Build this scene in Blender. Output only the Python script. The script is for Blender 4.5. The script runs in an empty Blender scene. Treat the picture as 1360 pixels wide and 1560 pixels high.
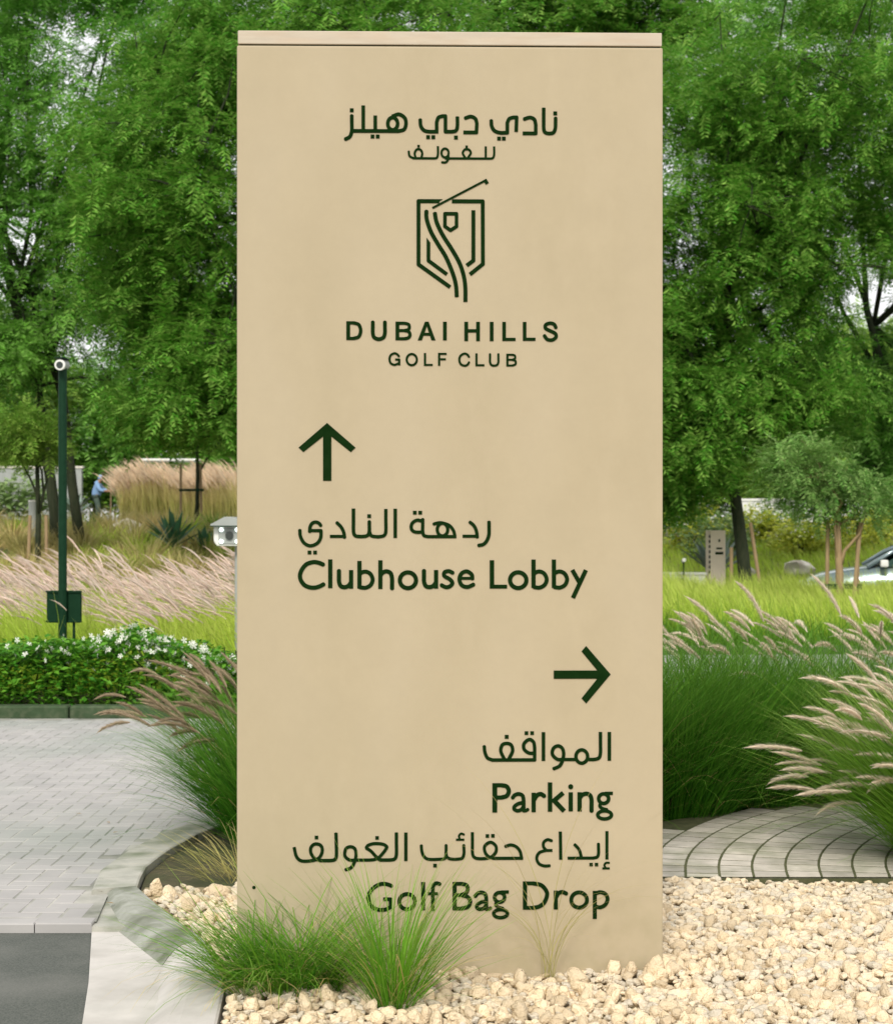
import bpy, bmesh, math, random
import numpy as np
from mathutils import Vector, Matrix, Euler
R = math.radians
PI = math.pi
rng = np.random.default_rng(7)
random.seed(7)
SC = bpy.context.scene
COL = SC.collection

# ------------------------------------------------------------------ camera
cam_d = bpy.data.cameras.new('camera'); cam = bpy.data.objects.new('camera', cam_d); COL.objects.link(cam)
cam.location = (0, 0, 1.36); cam.rotation_euler = (R(90), 0, 0)
cam_d.sensor_fit = 'HORIZONTAL'; cam_d.sensor_width = 36; cam_d.lens = 72.8
cam_d.shift_y = 20/1360; cam_d.clip_end = 3000; cam_d.clip_start = .05
cam_d.dof.use_dof = True; cam_d.dof.focus_distance = 5.6; cam_d.dof.aperture_fstop = 10
SC.camera = cam

# ------------------------------------------------------------------ sky and sun (bright overcast)
W = bpy.data.worlds.new('World'); SC.world = W; W.use_nodes = True
nt = W.node_tree; nt.nodes.clear()
SUN_EL, SUN_AZ = R(40), R(-172)      # azimuth from +Y towards +X
sky = nt.nodes.new('ShaderNodeTexSky'); sky.sky_type = 'NISHITA'; sky.sun_disc = False
sky.sun_elevation = SUN_EL; sky.sun_rotation = SUN_AZ
cl = nt.nodes.new('ShaderNodeRGB'); cl.outputs[0].default_value = (9.6, 9.5, 9.3, 1)
mx = nt.nodes.new('ShaderNodeMix'); mx.data_type = 'RGBA'; mx.inputs[0].default_value = .88
nt.links.new(sky.outputs[0], mx.inputs[6]); nt.links.new(cl.outputs[0], mx.inputs[7])
bg = nt.nodes.new('ShaderNodeBackground'); bg.inputs[1].default_value = .1
nt.links.new(mx.outputs[2], bg.inputs[0])
wo = nt.nodes.new('ShaderNodeOutputWorld'); nt.links.new(bg.outputs[0], wo.inputs[0])
sd = bpy.data.lights.new('sun', 'SUN'); sd.energy = 2.3; sd.angle = R(12); sd.color = (1, .95, .86)
sun = bpy.data.objects.new('sun', sd); COL.objects.link(sun)
sdir = Vector((math.sin(SUN_AZ)*math.cos(SUN_EL), math.cos(SUN_AZ)*math.cos(SUN_EL), math.sin(SUN_EL)))
sun.rotation_euler = sdir.to_track_quat('Z', 'Y').to_euler()
SC.view_settings.view_transform = 'Standard'; SC.view_settings.look = 'None'
SC.view_settings.exposure = 0.34; SC.view_settings.gamma = 1
SC.view_settings.use_curve_mapping = False
SC.cycles.max_bounces = 8; SC.cycles.transparent_max_bounces = 8

# ------------------------------------------------------------------ materials
MATS = {}
def mat(name, c1, c2=None, rough=.8, scale=8, detail=6, c3=None, scale3=1.5, amt3=.5, island=0.0, bump=0, bscale=60,
        trans=0, spec=.3, metal=0, stretch=None, emit=0, objrand=0.0, coat=0, hsv=None, grad=None):
    """noise between c1 and c2, larger blotches of c3, per-island / per-object variation, fine bump"""
    m = bpy.data.materials.new(name); m.use_nodes = True; t = m.node_tree; N = t.nodes; L = t.links
    b = N['Principled BSDF']; out = N['Material Output']
    tc = N.new('ShaderNodeNewGeometry'); mp = N.new('ShaderNodeMapping'); L.new(tc.outputs['Position'], mp.inputs[0])
    if stretch: mp.inputs['Scale'].default_value = stretch
    def rgb(c): return (c[0], c[1], c[2], 1)
    cur = None
    if c2:
        n = N.new('ShaderNodeTexNoise'); n.inputs['Scale'].default_value = scale; n.inputs['Detail'].default_value = detail
        n.inputs['Roughness'].default_value = .6
        L.new(mp.outputs[0], n.inputs[0])
        r = N.new('ShaderNodeMapRange'); r.inputs[1].default_value = .32; r.inputs[2].default_value = .68
        L.new(n.outputs[0], r.inputs[0])
        x = N.new('ShaderNodeMix'); x.data_type = 'RGBA'; L.new(r.outputs[0], x.inputs[0])
        x.inputs[6].default_value = rgb(c1); x.inputs[7].default_value = rgb(c2); cur = x.outputs[2]
    else:
        x = N.new('ShaderNodeRGB'); x.outputs[0].default_value = rgb(c1); cur = x.outputs[0]
    if island and c2:
        g = N.new('ShaderNodeNewGeometry'); r2 = N.new('ShaderNodeMath'); r2.operation = 'MULTIPLY'; r2.inputs[1].default_value = island
        L.new(g.outputs['Random Per Island'], r2.inputs[0])
        x2 = N.new('ShaderNodeMix'); x2.data_type = 'RGBA'; L.new(r2.outputs[0], x2.inputs[0]); L.new(cur, x2.inputs[6])
        x2.inputs[7].default_value = rgb(c3 if c3 else c2); cur = x2.outputs[2]
    elif c3:
        n3 = N.new('ShaderNodeTexNoise'); n3.inputs['Scale'].default_value = scale3; n3.inputs['Detail'].default_value = 5
        L.new(mp.outputs[0], n3.inputs[0])
        r3 = N.new('ShaderNodeMapRange'); r3.inputs[1].default_value = .45; r3.inputs[2].default_value = .68; r3.inputs[4].default_value = amt3
        L.new(n3.outputs[0], r3.inputs[0])
        x3 = N.new('ShaderNodeMix'); x3.data_type = 'RGBA'; L.new(r3.outputs[0], x3.inputs[0]); L.new(cur, x3.inputs[6])
        x3.inputs[7].default_value = rgb(c3); cur = x3.outputs[2]
    if grad:   # the blade's own colour from its base to its tip, by a stored length attribute
        a = N.new('ShaderNodeAttribute'); a.attribute_name = 'along'
        rr = N.new('ShaderNodeMapRange'); rr.inputs[1].default_value = grad[1]; rr.inputs[2].default_value = 1; rr.inputs[4].default_value = grad[2]
        L.new(a.outputs['Fac'], rr.inputs[0])
        xg = N.new('ShaderNodeMix'); xg.data_type = 'RGBA'; L.new(rr.outputs[0], xg.inputs[0]); L.new(cur, xg.inputs[6])
        xg.inputs[7].default_value = rgb(grad[0]); cur = xg.outputs[2]
    if objrand or island:
        oi = N.new('ShaderNodeObjectInfo'); g2 = N.new('ShaderNodeNewGeometry')
        ad = N.new('ShaderNodeMath'); ad.operation = 'ADD'
        L.new(oi.outputs['Random'], ad.inputs[0]); L.new(g2.outputs['Random Per Island'], ad.inputs[1])
        fr = N.new('ShaderNodeMath'); fr.operation = 'FRACT'; L.new(ad.outputs[0], fr.inputs[0])
        amt = objrand if objrand else .25
        mr = N.new('ShaderNodeMapRange'); mr.inputs[3].default_value = 1-amt; mr.inputs[4].default_value = 1+amt*.6
        L.new(fr.outputs[0], mr.inputs[0])
        hs = N.new('ShaderNodeHueSaturation'); L.new(mr.outputs[0], hs.inputs['Value']); L.new(cur, hs.inputs['Color']); cur = hs.outputs[0]
    L.new(cur, b.inputs['Base Color'])
    b.inputs['Roughness'].default_value = rough; b.inputs['Specular IOR Level'].default_value = spec
    b.inputs['Metallic'].default_value = metal
    if coat: b.inputs['Coat Weight'].default_value = coat
    if emit:
        L.new(cur, b.inputs['Emission Color']); b.inputs['Emission Strength'].default_value = emit
    if bump:
        nb = N.new('ShaderNodeTexNoise'); nb.inputs['Scale'].default_value = bscale; nb.inputs['Detail'].default_value = 8
        L.new(mp.outputs[0], nb.inputs[0])
        bp = N.new('ShaderNodeBump'); bp.inputs['Strength'].default_value = min(1, bump*4); bp.inputs['Distance'].default_value = bump*.05
        L.new(nb.outputs[0], bp.inputs['Height']); L.new(bp.outputs[0], b.inputs['Normal'])
    if trans:
        tr = N.new('ShaderNodeBsdfTranslucent'); L.new(cur, tr.inputs[0])
        ms = N.new('ShaderNodeMixShader'); ms.inputs[0].default_value = trans
        L.new(b.outputs[0], ms.inputs[1]); L.new(tr.outputs[0], ms.inputs[2]); L.new(ms.outputs[0], out.inputs[0])
    MATS[name] = m
    return m

M_sign = mat('sign_render', (.438, .366, .248), (.412, .343, .228), rough=.75, scale=2.2, c3=(.458, .386, .270), scale3=1.1, amt3=.6,
             stretch=(4, 4, 1.6), bump=.02, bscale=120)
def splash(m):      # soil splashed up from the gravel and dust runs on the render
    t = m.node_tree; N = t.nodes; L = t.links; b = N['Principled BSDF']; src = b.inputs['Base Color'].links[0].from_socket
    g = N.new('ShaderNodeNewGeometry'); sx = N.new('ShaderNodeSeparateXYZ'); L.new(g.outputs['Position'], sx.inputs[0])
    r = N.new('ShaderNodeMapRange'); r.inputs[1].default_value = .40; r.inputs[2].default_value = .0; L.new(sx.outputs[2], r.inputs[0])
    n = N.new('ShaderNodeTexNoise'); n.inputs['Scale'].default_value = 16; n.inputs['Detail'].default_value = 8; L.new(g.outputs['Position'], n.inputs[0])
    r2 = N.new('ShaderNodeMapRange'); r2.inputs[1].default_value = .42; r2.inputs[2].default_value = .62; L.new(n.outputs[0], r2.inputs[0])
    mu = N.new('ShaderNodeMath'); mu.operation = 'MULTIPLY'; L.new(r.outputs[0], mu.inputs[0]); L.new(r2.outputs[0], mu.inputs[1])
    mu2 = N.new('ShaderNodeMath'); mu2.operation = 'MULTIPLY'; mu2.inputs[1].default_value = .55; L.new(mu.outputs[0], mu2.inputs[0])
    x = N.new('ShaderNodeMix'); x.data_type = 'RGBA'; L.new(mu2.outputs[0], x.inputs[0]); L.new(src, x.inputs[6]); x.inputs[7].default_value = (.36, .31, .19, 1)
    n2 = N.new('ShaderNodeTexNoise'); n2.inputs['Scale'].default_value = 9; n2.inputs['Detail'].default_value = 10; n2.inputs['Roughness'].default_value = .75; L.new(g.outputs['Position'], n2.inputs[0])
    r3 = N.new('ShaderNodeMapRange'); r3.inputs[1].default_value = .35; r3.inputs[2].default_value = .7; r3.inputs[3].default_value = .97; r3.inputs[4].default_value = 1.02; L.new(n2.outputs[0], r3.inputs[0])
    hs = N.new('ShaderNodeHueSaturation'); L.new(r3.outputs[0], hs.inputs['Value']); L.new(x.outputs[2], hs.inputs['Color']); L.new(hs.outputs[0], b.inputs['Base Color'])
splash(M_sign)
M_cap = mat('sign_cap', (.545, .475, .375), (.47, .405, .32), rough=.7, scale=6, stretch=(1, 1, 6), c3=(.5, .38, .27), scale3=9, amt3=.4)
M_cap2 = mat('pale_sign_render', (.88, .76, .60), (.82, .70, .55), rough=.8, scale=4)
M_letter = mat('dark_green_letters', (.004, .018, .003), (.007, .025, .005), rough=.8, scale=30, spec=.03)
M_soil = mat('soil', (.055, .060, .028), (.10, .085, .05), scale=9, rough=.95, c3=(.04, .07, .02), scale3=2, amt3=.7, bump=.25, bscale=25)
M_gravelbase = mat('gravel_dust', (.42, .33, .20), (.22, .19, .11), scale=30, rough=.95, bump=.2, bscale=80)
M_stone = mat('cream_limestone', (.82, .75, .625), (.68, .595, .46), rough=.9, scale=26, c3=(.82, .60, .33), island=.6,
              objrand=.24, bump=.3, bscale=90)
M_kerb = mat('kerb_concrete', (.46, .45, .40), (.36, .36, .32), rough=.85, scale=14, c3=(.15, .18, .11), scale3=4.5, amt3=.85, bump=.06, bscale=90)
M_kerbold = mat('kerb_mossy', (.36, .37, .33), (.27, .28, .24), rough=.9, scale=18, c3=(.10, .115, .07), scale3=6, amt3=.9, bump=.08, bscale=90)
M_kerbpale = mat('apron_concrete', (.60, .57, .54), (.50, .48, .45), rough=.85, scale=9, c3=(.36, .34, .31), scale3=3.5, amt3=.55, bump=.05, bscale=120)
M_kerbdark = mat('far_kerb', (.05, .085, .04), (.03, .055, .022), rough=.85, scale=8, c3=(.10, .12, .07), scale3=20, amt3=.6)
M_asphalt = mat('asphalt', (.055, .065, .057), (.13, .135, .122), rough=.9, scale=160, c3=(.17, .17, .155), scale3=3.2, amt3=.5, bump=.07, bscale=260)
M_joint = mat('joint_sand', (.56, .54, .50), (.16, .17, .14), rough=.95, scale=3, c3=(.12, .16, .11), scale3=1.0, amt3=.6)
M_paver = mat('grey_paver', (.42, .405, .395), (.35, .34, .335), rough=.85, scale=3.0, c3=(.27, .30, .27), scale3=.7, amt3=.75, objrand=.07, bump=.03, bscale=160)
M_setts = mat('path_sett', (.60, .545, .48), (.46, .42, .365), rough=.85, scale=14, c3=(.20, .22, .12), scale3=3.5, amt3=.55, objrand=.22, bump=.05, bscale=150)
M_mossjoint_edgeshade = mat('mossy_joint_edge_shade', (.055, .065, .025), (.12, .12, .06), rough=1, scale=20)  # moss of the path joints; also colours the painted shade strip at its front
M_leafA = mat('leaf_deep', (.042, .215, .012), (.10, .33, .024), rough=.6, scale=.9, c3=(.34, .54, .11), island=.75, trans=.34, spec=.10)
M_leafB = mat('leaf_mid', (.09, .34, .025), (.18, .45, .045), rough=.6, scale=.7, c3=(.34, .56, .16), island=.75, trans=.36, spec=.10)
M_leafC = mat('leaf_olive', (.11, .30, .03), (.22, .40, .05), rough=.6, spec=.1, scale=.5, c3=(.40, .52, .12), island=.6, trans=.3)
M_leafD = mat('leaf_greyish', (.08, .24, .035), (.16, .34, .07), rough=.6, spec=.1, scale=1, c3=(.42, .56, .20), island=.6, trans=.25)
M_bark = mat('bark', (.022, .034, .016), (.05, .055, .03), rough=.95, scale=9, stretch=(3, 3, .6), bump=.3, bscale=30)
M_barkpale = mat('stake_wood', (.38, .27, .15), (.26, .18, .10), rough=.85, scale=14, stretch=(3, 3, .4))
M_bladeD = mat('blade_deep', (.015, .125, .005), (.045, .21, .010), rough=.6, spec=.08, scale=6, c3=(.14, .34, .03), island=.5, trans=.3, grad=((.22, .36, .06), .45, .5))
M_bladeM = mat('blade_mid', (.06, .26, .012), (.13, .36, .022), rough=.6, spec=.08, scale=6, c3=(.26, .44, .05), island=.6, trans=.3, grad=((.34, .38, .12), .5, .5))
M_bladeL = mat('blade_lime', (.34, .58, .035), (.48, .66, .06), rough=.6, spec=.08, scale=1.2, c3=(.66, .68, .18), island=.35, trans=.35, grad=((.62, .56, .22), .6, .5))
M_bladeT = mat('blade_tawny', (.46, .36, .12), (.60, .48, .18), rough=.6, scale=2, c3=(.74, .58, .30), island=.5, trans=.35)
M_bladeO = mat('blade_olive', (.32, .36, .08), (.50, .46, .14), rough=.6, scale=2, c3=(.66, .54, .24), island=.5, trans=.35, grad=((.70, .54, .3), .5, .6))
M_plume = mat('plume_pinkish', (.90, .79, .65), (.78, .64, .50), rough=.8, scale=40, c3=(.92, .84, .72), island=.6, trans=.3)
M_plumeD = mat('plume_brown', (.50, .40, .27), (.36, .28, .18), rough=.8, scale=40, c3=(.52, .40, .28), island=.5, trans=.3)
M_plumeF = mat('plume_far', (.82, .66, .58), (.72, .54, .47), rough=.8, scale=3, c3=(.90, .80, .70), island=.6, trans=.35)
M_plumeTan = mat('plume_tan', (.86, .70, .52), (.74, .57, .38), rough=.8, scale=3, c3=(.92, .80, .62), island=.6, trans=.35)
M_hleaf = mat('hedge_leaf', (.03, .19, .012), (.08, .30, .022), rough=.5, scale=5, c3=(.28, .50, .05), island=.5, trans=.3, spec=.2)
M_flower = mat('white_petal', (.90, .90, .82), (.82, .84, .74), rough=.6, scale=30, trans=.2)
M_agave = mat('agave_leaf', (.03, .13, .06), (.06, .20, .10), rough=.5, scale=4, c3=(.14, .26, .13), island=.4)
M_agaveP = mat('agave_blue', (.25, .34, .30), (.36, .44, .38), rough=.5, scale=4, c3=(.2, .3, .2), island=.4)
M_boulder = mat('boulder_stone', (.82, .76, .68), (.66, .60, .52), rough=.9, scale=4, c3=(.34, .27, .2), scale3=3, amt3=.6, bump=.3, bscale=14)
M_pole = mat('pole_green', (.004, .026, .011), (.007, .036, .016), rough=.5, scale=20, spec=.12)
M_blackbox = mat('control_box', (.005, .028, .012), (.008, .036, .016), rough=.7, spec=.1, scale=20)
M_white = mat('white_paint', (.80, .80, .76), (.72, .72, .68), rough=.4, scale=6)
M_greyp = mat('grey_paint', (.36, .38, .36), (.30, .32, .30), rough=.5, scale=6)
M_lens = mat('dark_lens', (.004, .014, .008), rough=.08, spec=.8)
M_led = mat('lit_led', (.85, 1, .93), rough=.4, emit=4)
M_shirt = mat('blue_shirt', (.20, .34, .56), (.27, .42, .66), rough=.9, scale=5)
M_trouser = mat('dark_trousers', (.07, .11, .09), (.11, .15, .12), rough=.9, scale=8)
M_skin = mat('skin', (.30, .17, .10), rough=.6)
M_car = mat('silver_car_paint', (.27, .35, .38), rough=.22, metal=.35, spec=.6, coat=.6)
M_glass = mat('dark_window_glass', (.02, .055, .04), rough=.2, spec=.15)
M_rubber = mat('tyre_rubber', (.02, .02, .02), rough=.8)
M_chrome = mat('alloy_metal', (.55, .56, .56), rough=.25, metal=.8)
M_head = mat('headlight_glass', (.75, .80, .80), rough=.08, spec=.8)
M_wall = mat('pale_render_wall', (.72, .68, .60), (.62, .58, .50), rough=.85, scale=1.2)
M_bush = mat('yellow_green_leaf', (.28, .42, .04), (.52, .56, .07), rough=.6, scale=1.2, c3=(.85, .78, .10), island=.5, trans=.3)
M_bushG = mat('sage_leaf', (.16, .28, .08), (.26, .38, .13), rough=.6, scale=1.2, c3=(.36, .46, .2), island=.5, trans=.3)
M_gold = mat('dry_leaf_litter', (.34, .22, .09), (.20, .13, .05), rough=.9, scale=20, objrand=.3)

# ------------------------------------------------------------------ helpers
def mesh_np(name, V, F, m=None, smooth=False, along=None):
    V = np.asarray(V, np.float32); F = np.asarray(F, np.int32); k = F.shape[1]
    me = bpy.data.meshes.new(name)
    me.vertices.add(len(V)); me.vertices.foreach_set('co', V.ravel())
    me.loops.add(F.size); me.loops.foreach_set('vertex_index', F.ravel())
    me.polygons.add(len(F)); me.polygons.foreach_set('loop_start', np.arange(0, F.size, k, dtype=np.int32))
    me.polygons.foreach_set('loop_total', np.full(len(F), k, np.int32))
    me.polygons.foreach_set('use_smooth', np.full(len(F), bool(smooth)))
    if along is not None:
        a = me.attributes.new('along', 'FLOAT', 'POINT'); a.data.foreach_set('value', np.asarray(along, np.float32))
    if m: me.materials.append(m)
    me.update(calc_edges=True)
    return me
def link(name, me, parent=None, loc=(0, 0, 0), rot=(0, 0, 0), scale=(1, 1, 1)):
    o = bpy.data.objects.new(name, me); COL.objects.link(o)
    o.location = loc; o.rotation_euler = rot; o.scale = scale
    if parent: o.parent = parent
    return o
def thing(name, label, cat, loc=(0, 0, 0), rz=0, group=None, me=None):
    o = link(name, me, None, loc, (0, 0, rz)); o['label'] = label; o['category'] = cat
    if group: o['group'] = group
    return o
def struct(name, me=None, label=None, loc=(0, 0, 0), kind='structure'):
    o = link(name, me, None, loc); o['kind'] = kind
    if label: o['label'] = label
    return o
class MB:
    def __init__(s): s.v = []; s.f = []
    def add(s, V, F):
        b = len(s.v); s.v += [tuple(p) for p in V]; s.f += [tuple(i+b for i in f) for f in F]; return s
    def box(s, c, size, rz=0, M=None):
        x, y, z = (a/2 for a in size); P = [(-x,-y,-z),(x,-y,-z),(x,y,-z),(-x,y,-z),(-x,-y,z),(x,-y,z),(x,y,z),(-x,y,z)]
        ca, sa = math.cos(rz), math.sin(rz); P = [(p[0]*ca-p[1]*sa, p[0]*sa+p[1]*ca, p[2]) for p in P]
        if M: P = [tuple(M @ Vector(p)) for p in P]
        return s.add([(p[0]+c[0], p[1]+c[1], p[2]+c[2]) for p in P], [(0,3,2,1),(4,5,6,7),(0,1,5,4),(1,2,6,5),(2,3,7,6),(3,0,4,7)])
    def tube(s, pts, rad, n=8, cap=True):
        pts = [Vector(p) for p in pts]; rad = [rad]*len(pts) if not hasattr(rad, '__len__') else rad
        V = []; F = []
        t0 = (pts[1]-pts[0]).normalized(); up = Vector((0, 0, 1)) if abs(t0.z) < .9 else Vector((1, 0, 0))
        u = t0.cross(up).normalized()
        for i, p in enumerate(pts):
            t = ((pts[min(i+1, len(pts)-1)]-pts[max(i-1, 0)])).normalized()
            u = (u-t*u.dot(t)).normalized(); w = t.cross(u)
            for k in range(n):
                a = 2*PI*k/n; V.append(p+u*math.cos(a)*rad[i]+w*math.sin(a)*rad[i])
        for i in range(len(pts)-1):
            for k in range(n): F.append((i*n+k, i*n+(k+1) % n, (i+1)*n+(k+1) % n, (i+1)*n+k))
        if cap: F.append(tuple(range(n))[::-1]); F.append(tuple(range((len(pts)-1)*n, len(pts)*n)))
        return s.add(V, F)
    def prism(s, poly, y0, y1):       # polygon in x,z extruded along y
        n = len(poly); V = [(p[0], y0, p[1]) for p in poly]+[(p[0], y1, p[1]) for p in poly]
        F = [tuple(range(n)), tuple(range(2*n-1, n-1, -1))]+[(i, i+n, (i+1) % n+n, (i+1) % n) for i in range(n)]
        return s.add(V, F)
    def mesh(s, name, m, bevel=0, smooth=False, seg=2):
        me = bpy.data.meshes.new(name); me.from_pydata(s.v, [], s.f)
        bm = bmesh.new(); bm.from_mesh(me); bmesh.ops.recalc_face_normals(bm, faces=bm.faces)
        if bevel: bmesh.ops.bevel(bm, geom=list(bm.edges), offset=bevel, segments=seg, affect='EDGES', profile=.6)
        bm.to_mesh(me); bm.free()
        if smooth: me.polygons.foreach_set('use_smooth', np.ones(len(me.polygons), bool))
        me.materials.append(m); return me
def smooth(x, a, b):
    t = np.clip((np.asarray(x, float)-a)/(b-a), 0, 1); return t*t*(3-2*t)
def vnoise(x, y, s=1.0, seed=0):
    """cheap smooth value noise from sines"""
    x = np.asarray(x, float)*s; y = np.asarray(y, float)*s
    return (np.sin(x*1.7+seed+1.3*np.sin(y*1.1+seed))+np.sin(y*2.3-seed*2+1.7*np.sin(x*.9))+np.sin((x+y)*3.1+seed*3)*.5)/2.5
def rotmats(az, tilt, roll):
    """columns: Rz(az) @ Ry(tilt) @ Rz(roll)"""
    ca, sa, ct, st, cr, sr = np.cos(az), np.sin(az), np.cos(tilt), np.sin(tilt), np.cos(roll), np.sin(roll)
    Z1 = np.zeros((len(az), 3, 3)); Z1[:,0,0]=ca; Z1[:,0,1]=-sa; Z1[:,1,0]=sa; Z1[:,1,1]=ca; Z1[:,2,2]=1
    Y = np.zeros_like(Z1); Y[:,0,0]=ct; Y[:,0,2]=st; Y[:,2,0]=-st; Y[:,2,2]=ct; Y[:,1,1]=1
    Z2 = np.zeros_like(Z1); Z2[:,0,0]=cr; Z2[:,0,1]=-sr; Z2[:,1,0]=sr; Z2[:,1,1]=cr; Z2[:,2,2]=1
    return Z1 @ Y @ Z2
def scatter(TV, TF, pos, Rm, sc):
    """join copies of a template; sc (N,) or (N,3)"""
    sc = np.asarray(sc); sc = sc[:, None] if sc.ndim == 1 else sc
    V = np.einsum('nij,nkj->nki', Rm, TV[None]*sc[:, None, :])+pos[:, None, :]
    n = len(pos); F = TF[None]+(np.arange(n)*len(TV))[:, None, None]
    return V.reshape(-1, 3), F.reshape(-1, TF.shape[1])
def blades(base, az, L, w, lean, droop, segs=5, jit=.15, r=None):
    r = r or rng
    n = len(base); t = np.linspace(0, 1, segs+1)
    th = lean[:, None]+droop[:, None]*t[None]**1.3
    az2 = az[:, None]+ (r.normal(0, jit, n))[:, None]*t[None]
    step = L[:, None]/segs
    dx = np.sin(th)*np.cos(az2)*step; dy = np.sin(th)*np.sin(az2)*step; dz = np.cos(th)*step
    P = np.zeros((n, segs+1, 3)); P[:, 0] = base
    P[:, 1:, 0] = base[:, None, 0]+np.cumsum(dx[:, :-1], 1); P[:, 1:, 1] = base[:, None, 1]+np.cumsum(dy[:, :-1], 1)
    P[:, 1:, 2] = base[:, None, 2]+np.cumsum(dz[:, :-1], 1)
    sa = az+PI/2+r.normal(0, .7, n); side = np.stack([np.cos(sa), np.sin(sa), np.zeros(n)], 1)
    wt = w[:, None]*np.clip(np.minimum(.55+1.2*t, 1.25*(1.02-t)**.6), .03, 1)[None]
    A = P-side[:, None]*wt[..., None]/2; B = P+side[:, None]*wt[..., None]/2
    V = np.stack([A, B], 2).reshape(n, -1, 3); k = 2*(segs+1)
    q = np.array([(2*i, 2*i+1, 2*i+3, 2*i+2) for i in range(segs)])
    F = (q[None]+(np.arange(n)*k)[:, None, None]).reshape(-1, 4)
    al = np.tile(np.repeat(t, 2), n)
    return V.reshape(-1, 3), F, al, P, th[:, -1], az2[:, -1]
def joinVF(parts):
    V = []; F = []; b = 0; al = []
    for p in parts:
        V.append(p[0]); F.append(p[1]+b); b += len(p[0])
        if len(p) > 2: al.append(p[2])
    return np.concatenate(V), np.concatenate(F), (np.concatenate(al) if al else None)
def U(a, b, n, r=None): return (r or rng).uniform(a, b, n)

# ------------------------------------------------------------------ ground
def kerb_y(x):
    return 12.98+(19.4-12.98)*smooth(x, -1.4, 2.6)
def terr(x, y):
    x = np.asarray(x, float); y = np.asarray(y, float)
    zl = .03+1.36*smooth(y, 17.5, 35)
    zr = .02+.95*smooth(y, 33, 52)
    k = smooth(x, .5, 4)
    z = zl*(1-k)+zr*k+.05*vnoise(x, y, .5)*smooth(y, 16, 26)
    z = z-.33*smooth(x, 5.2, 6)*smooth(y, 27.5, 29)*(1-smooth(y, 34, 36))
    return z
xs = np.unique(np.concatenate([np.linspace(-400, -14, 12), np.linspace(-14, 14, 113), np.linspace(14, 400, 12)]))
rows = []
for s in [-40, -14, -11, -6, -3, -1.5, -.6, -.12]: rows.append(('n', s))
for s in [.06, .12, .3, .6, 1, 1.5, 2, 2.6, 3.2, 4, 5, 6, 7, 8, 9, 10, 11, 12.5, 14, 16, 18, 20, 22.5, 25, 28, 32, 38, 46, 60, 90, 150, 300, 700]: rows.append(('f', s))
GV = []
for kind, s in rows:
    yy = kerb_y(xs)+s
    zz = np.full(len(xs), -.14) if kind == 'n' else terr(xs, yy)
    GV.append(np.stack([xs, yy, zz], 1))
GV = np.concatenate(GV); nx = len(xs)
GF = np.array([(j*nx+i, j*nx+i+1, (j+1)*nx+i+1, (j+1)*nx+i) for j in range(len(rows)-1) for i in range(nx-1)])
struct('ground', mesh_np('ground', GV, GF, M_soil, smooth=True), 'dark green-brown planted soil rising away from the road')

def sheet(name, poly, z, m):
    me = bpy.data.meshes.new(name); me.from_pydata([(p[0], p[1], z) for p in poly], [], [tuple(range(len(poly)))])
    bm = bmesh.new(); bm.from_mesh(me); bmesh.ops.recalc_face_normals(bm, faces=bm.faces)
    for f in bm.faces:
        if f.normal.z < 0: f.normal_flip()
    bmesh.ops.triangulate(bm, faces=bm.faces); bm.to_mesh(me); bm.free(); me.materials.append(m); return me

# kerb of the gravel bed: inner (gravel side) line and outer (road side) foot line
inner = [(-.45, 9.4), (-.85, 8.65), (-1.09, 8.0), (-1.17, 7.55), (-1.20, 7.15), (-1.165, 6.80), (-.80, 5.94), (-.655, 5.35), (-.625, 4.9), (-.60, 4.3), (-.58, 3.4)]
width = [.17, .17, .17, .17, .17, .17, .19, .19, .19, .19, .19]
def offset_line(line, ws):
    out = []
    for i, p in enumerate(line):
        a = Vector(line[max(i-1, 0)]); b = Vector(line[min(i+1, len(line)-1)]); t = (b-a).normalized()
        nrm = Vector((t.y, -t.x)); out.append((p[0]+nrm.x*ws[i], p[1]+nrm.y*ws[i]))
    return out
if offset_line(inner, width)[3][0] > inner[3][0]: width = [-w for w in width]
outer = offset_line(inner, width)
ROADEDGE = 6.29   # far pavers end here, asphalt begins towards the camera
# asphalt and apron
ap_in = [(-1.235, ROADEDGE), (-1.10, 5.55), (-1.0, 4.92), (-.93, 4.3), (-.85, 3.3)]
asph = struct('road', sheet('road', [(-30, -6), (ap_in[-1][0], -6)]+ap_in[::-1]+[(-30, ROADEDGE)], -.052, M_asphalt), 'dark grey asphalt road at lower left')
apron = struct('road_apron', sheet('road_apron', [(ap_in[-1][0], -6)]+ap_in[::-1]+[(-1.30, 6.30), (-1.2, 6.5), (-.8, 6.4), (-.4, 5), (-.4, -6)], -.048, M_kerbpale), 'pale concrete gutter strip between asphalt and kerb')
# paved road sheet (sand between the blocks)
pb = [(-30, ROADEDGE), (-1.22, ROADEDGE)]+[(-1.26, 6.7), (-1.27, 7.5), (-1.0, 8.75), (-.5, 9.5), (.5, 10.3), (2.2, 11.01), (30, 11.01)]
xk = np.linspace(30, -30, 90); pb += [(float(a), float(kerb_y(a))-.09) for a in xk]
pave = struct('block_paving', sheet('block_paving', pb, -.0224, M_joint), 'light grey block paved road with sandy joints')
def paver_mesh(name, lx, ly, h, ch, m):
    V = []
    for z, c in ((-h, 0), (-ch, 0), (0, ch)):
        x, y = lx/2-c, ly/2-c; V += [(-x, -y, z), (x, -y, z), (x, y, z), (-x, y, z)]
    F = [(8, 9, 10, 11)]+[(a*4+i, a*4+(i+1) % 4, (a+1)*4+(i+1) % 4, (a+1)*4+i) for a in (0, 1) for i in range(4)]
    return mesh_np(name, V, F, m)
PM = paver_mesh('paver', .156, .076, .02, .0035, M_paver)
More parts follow.
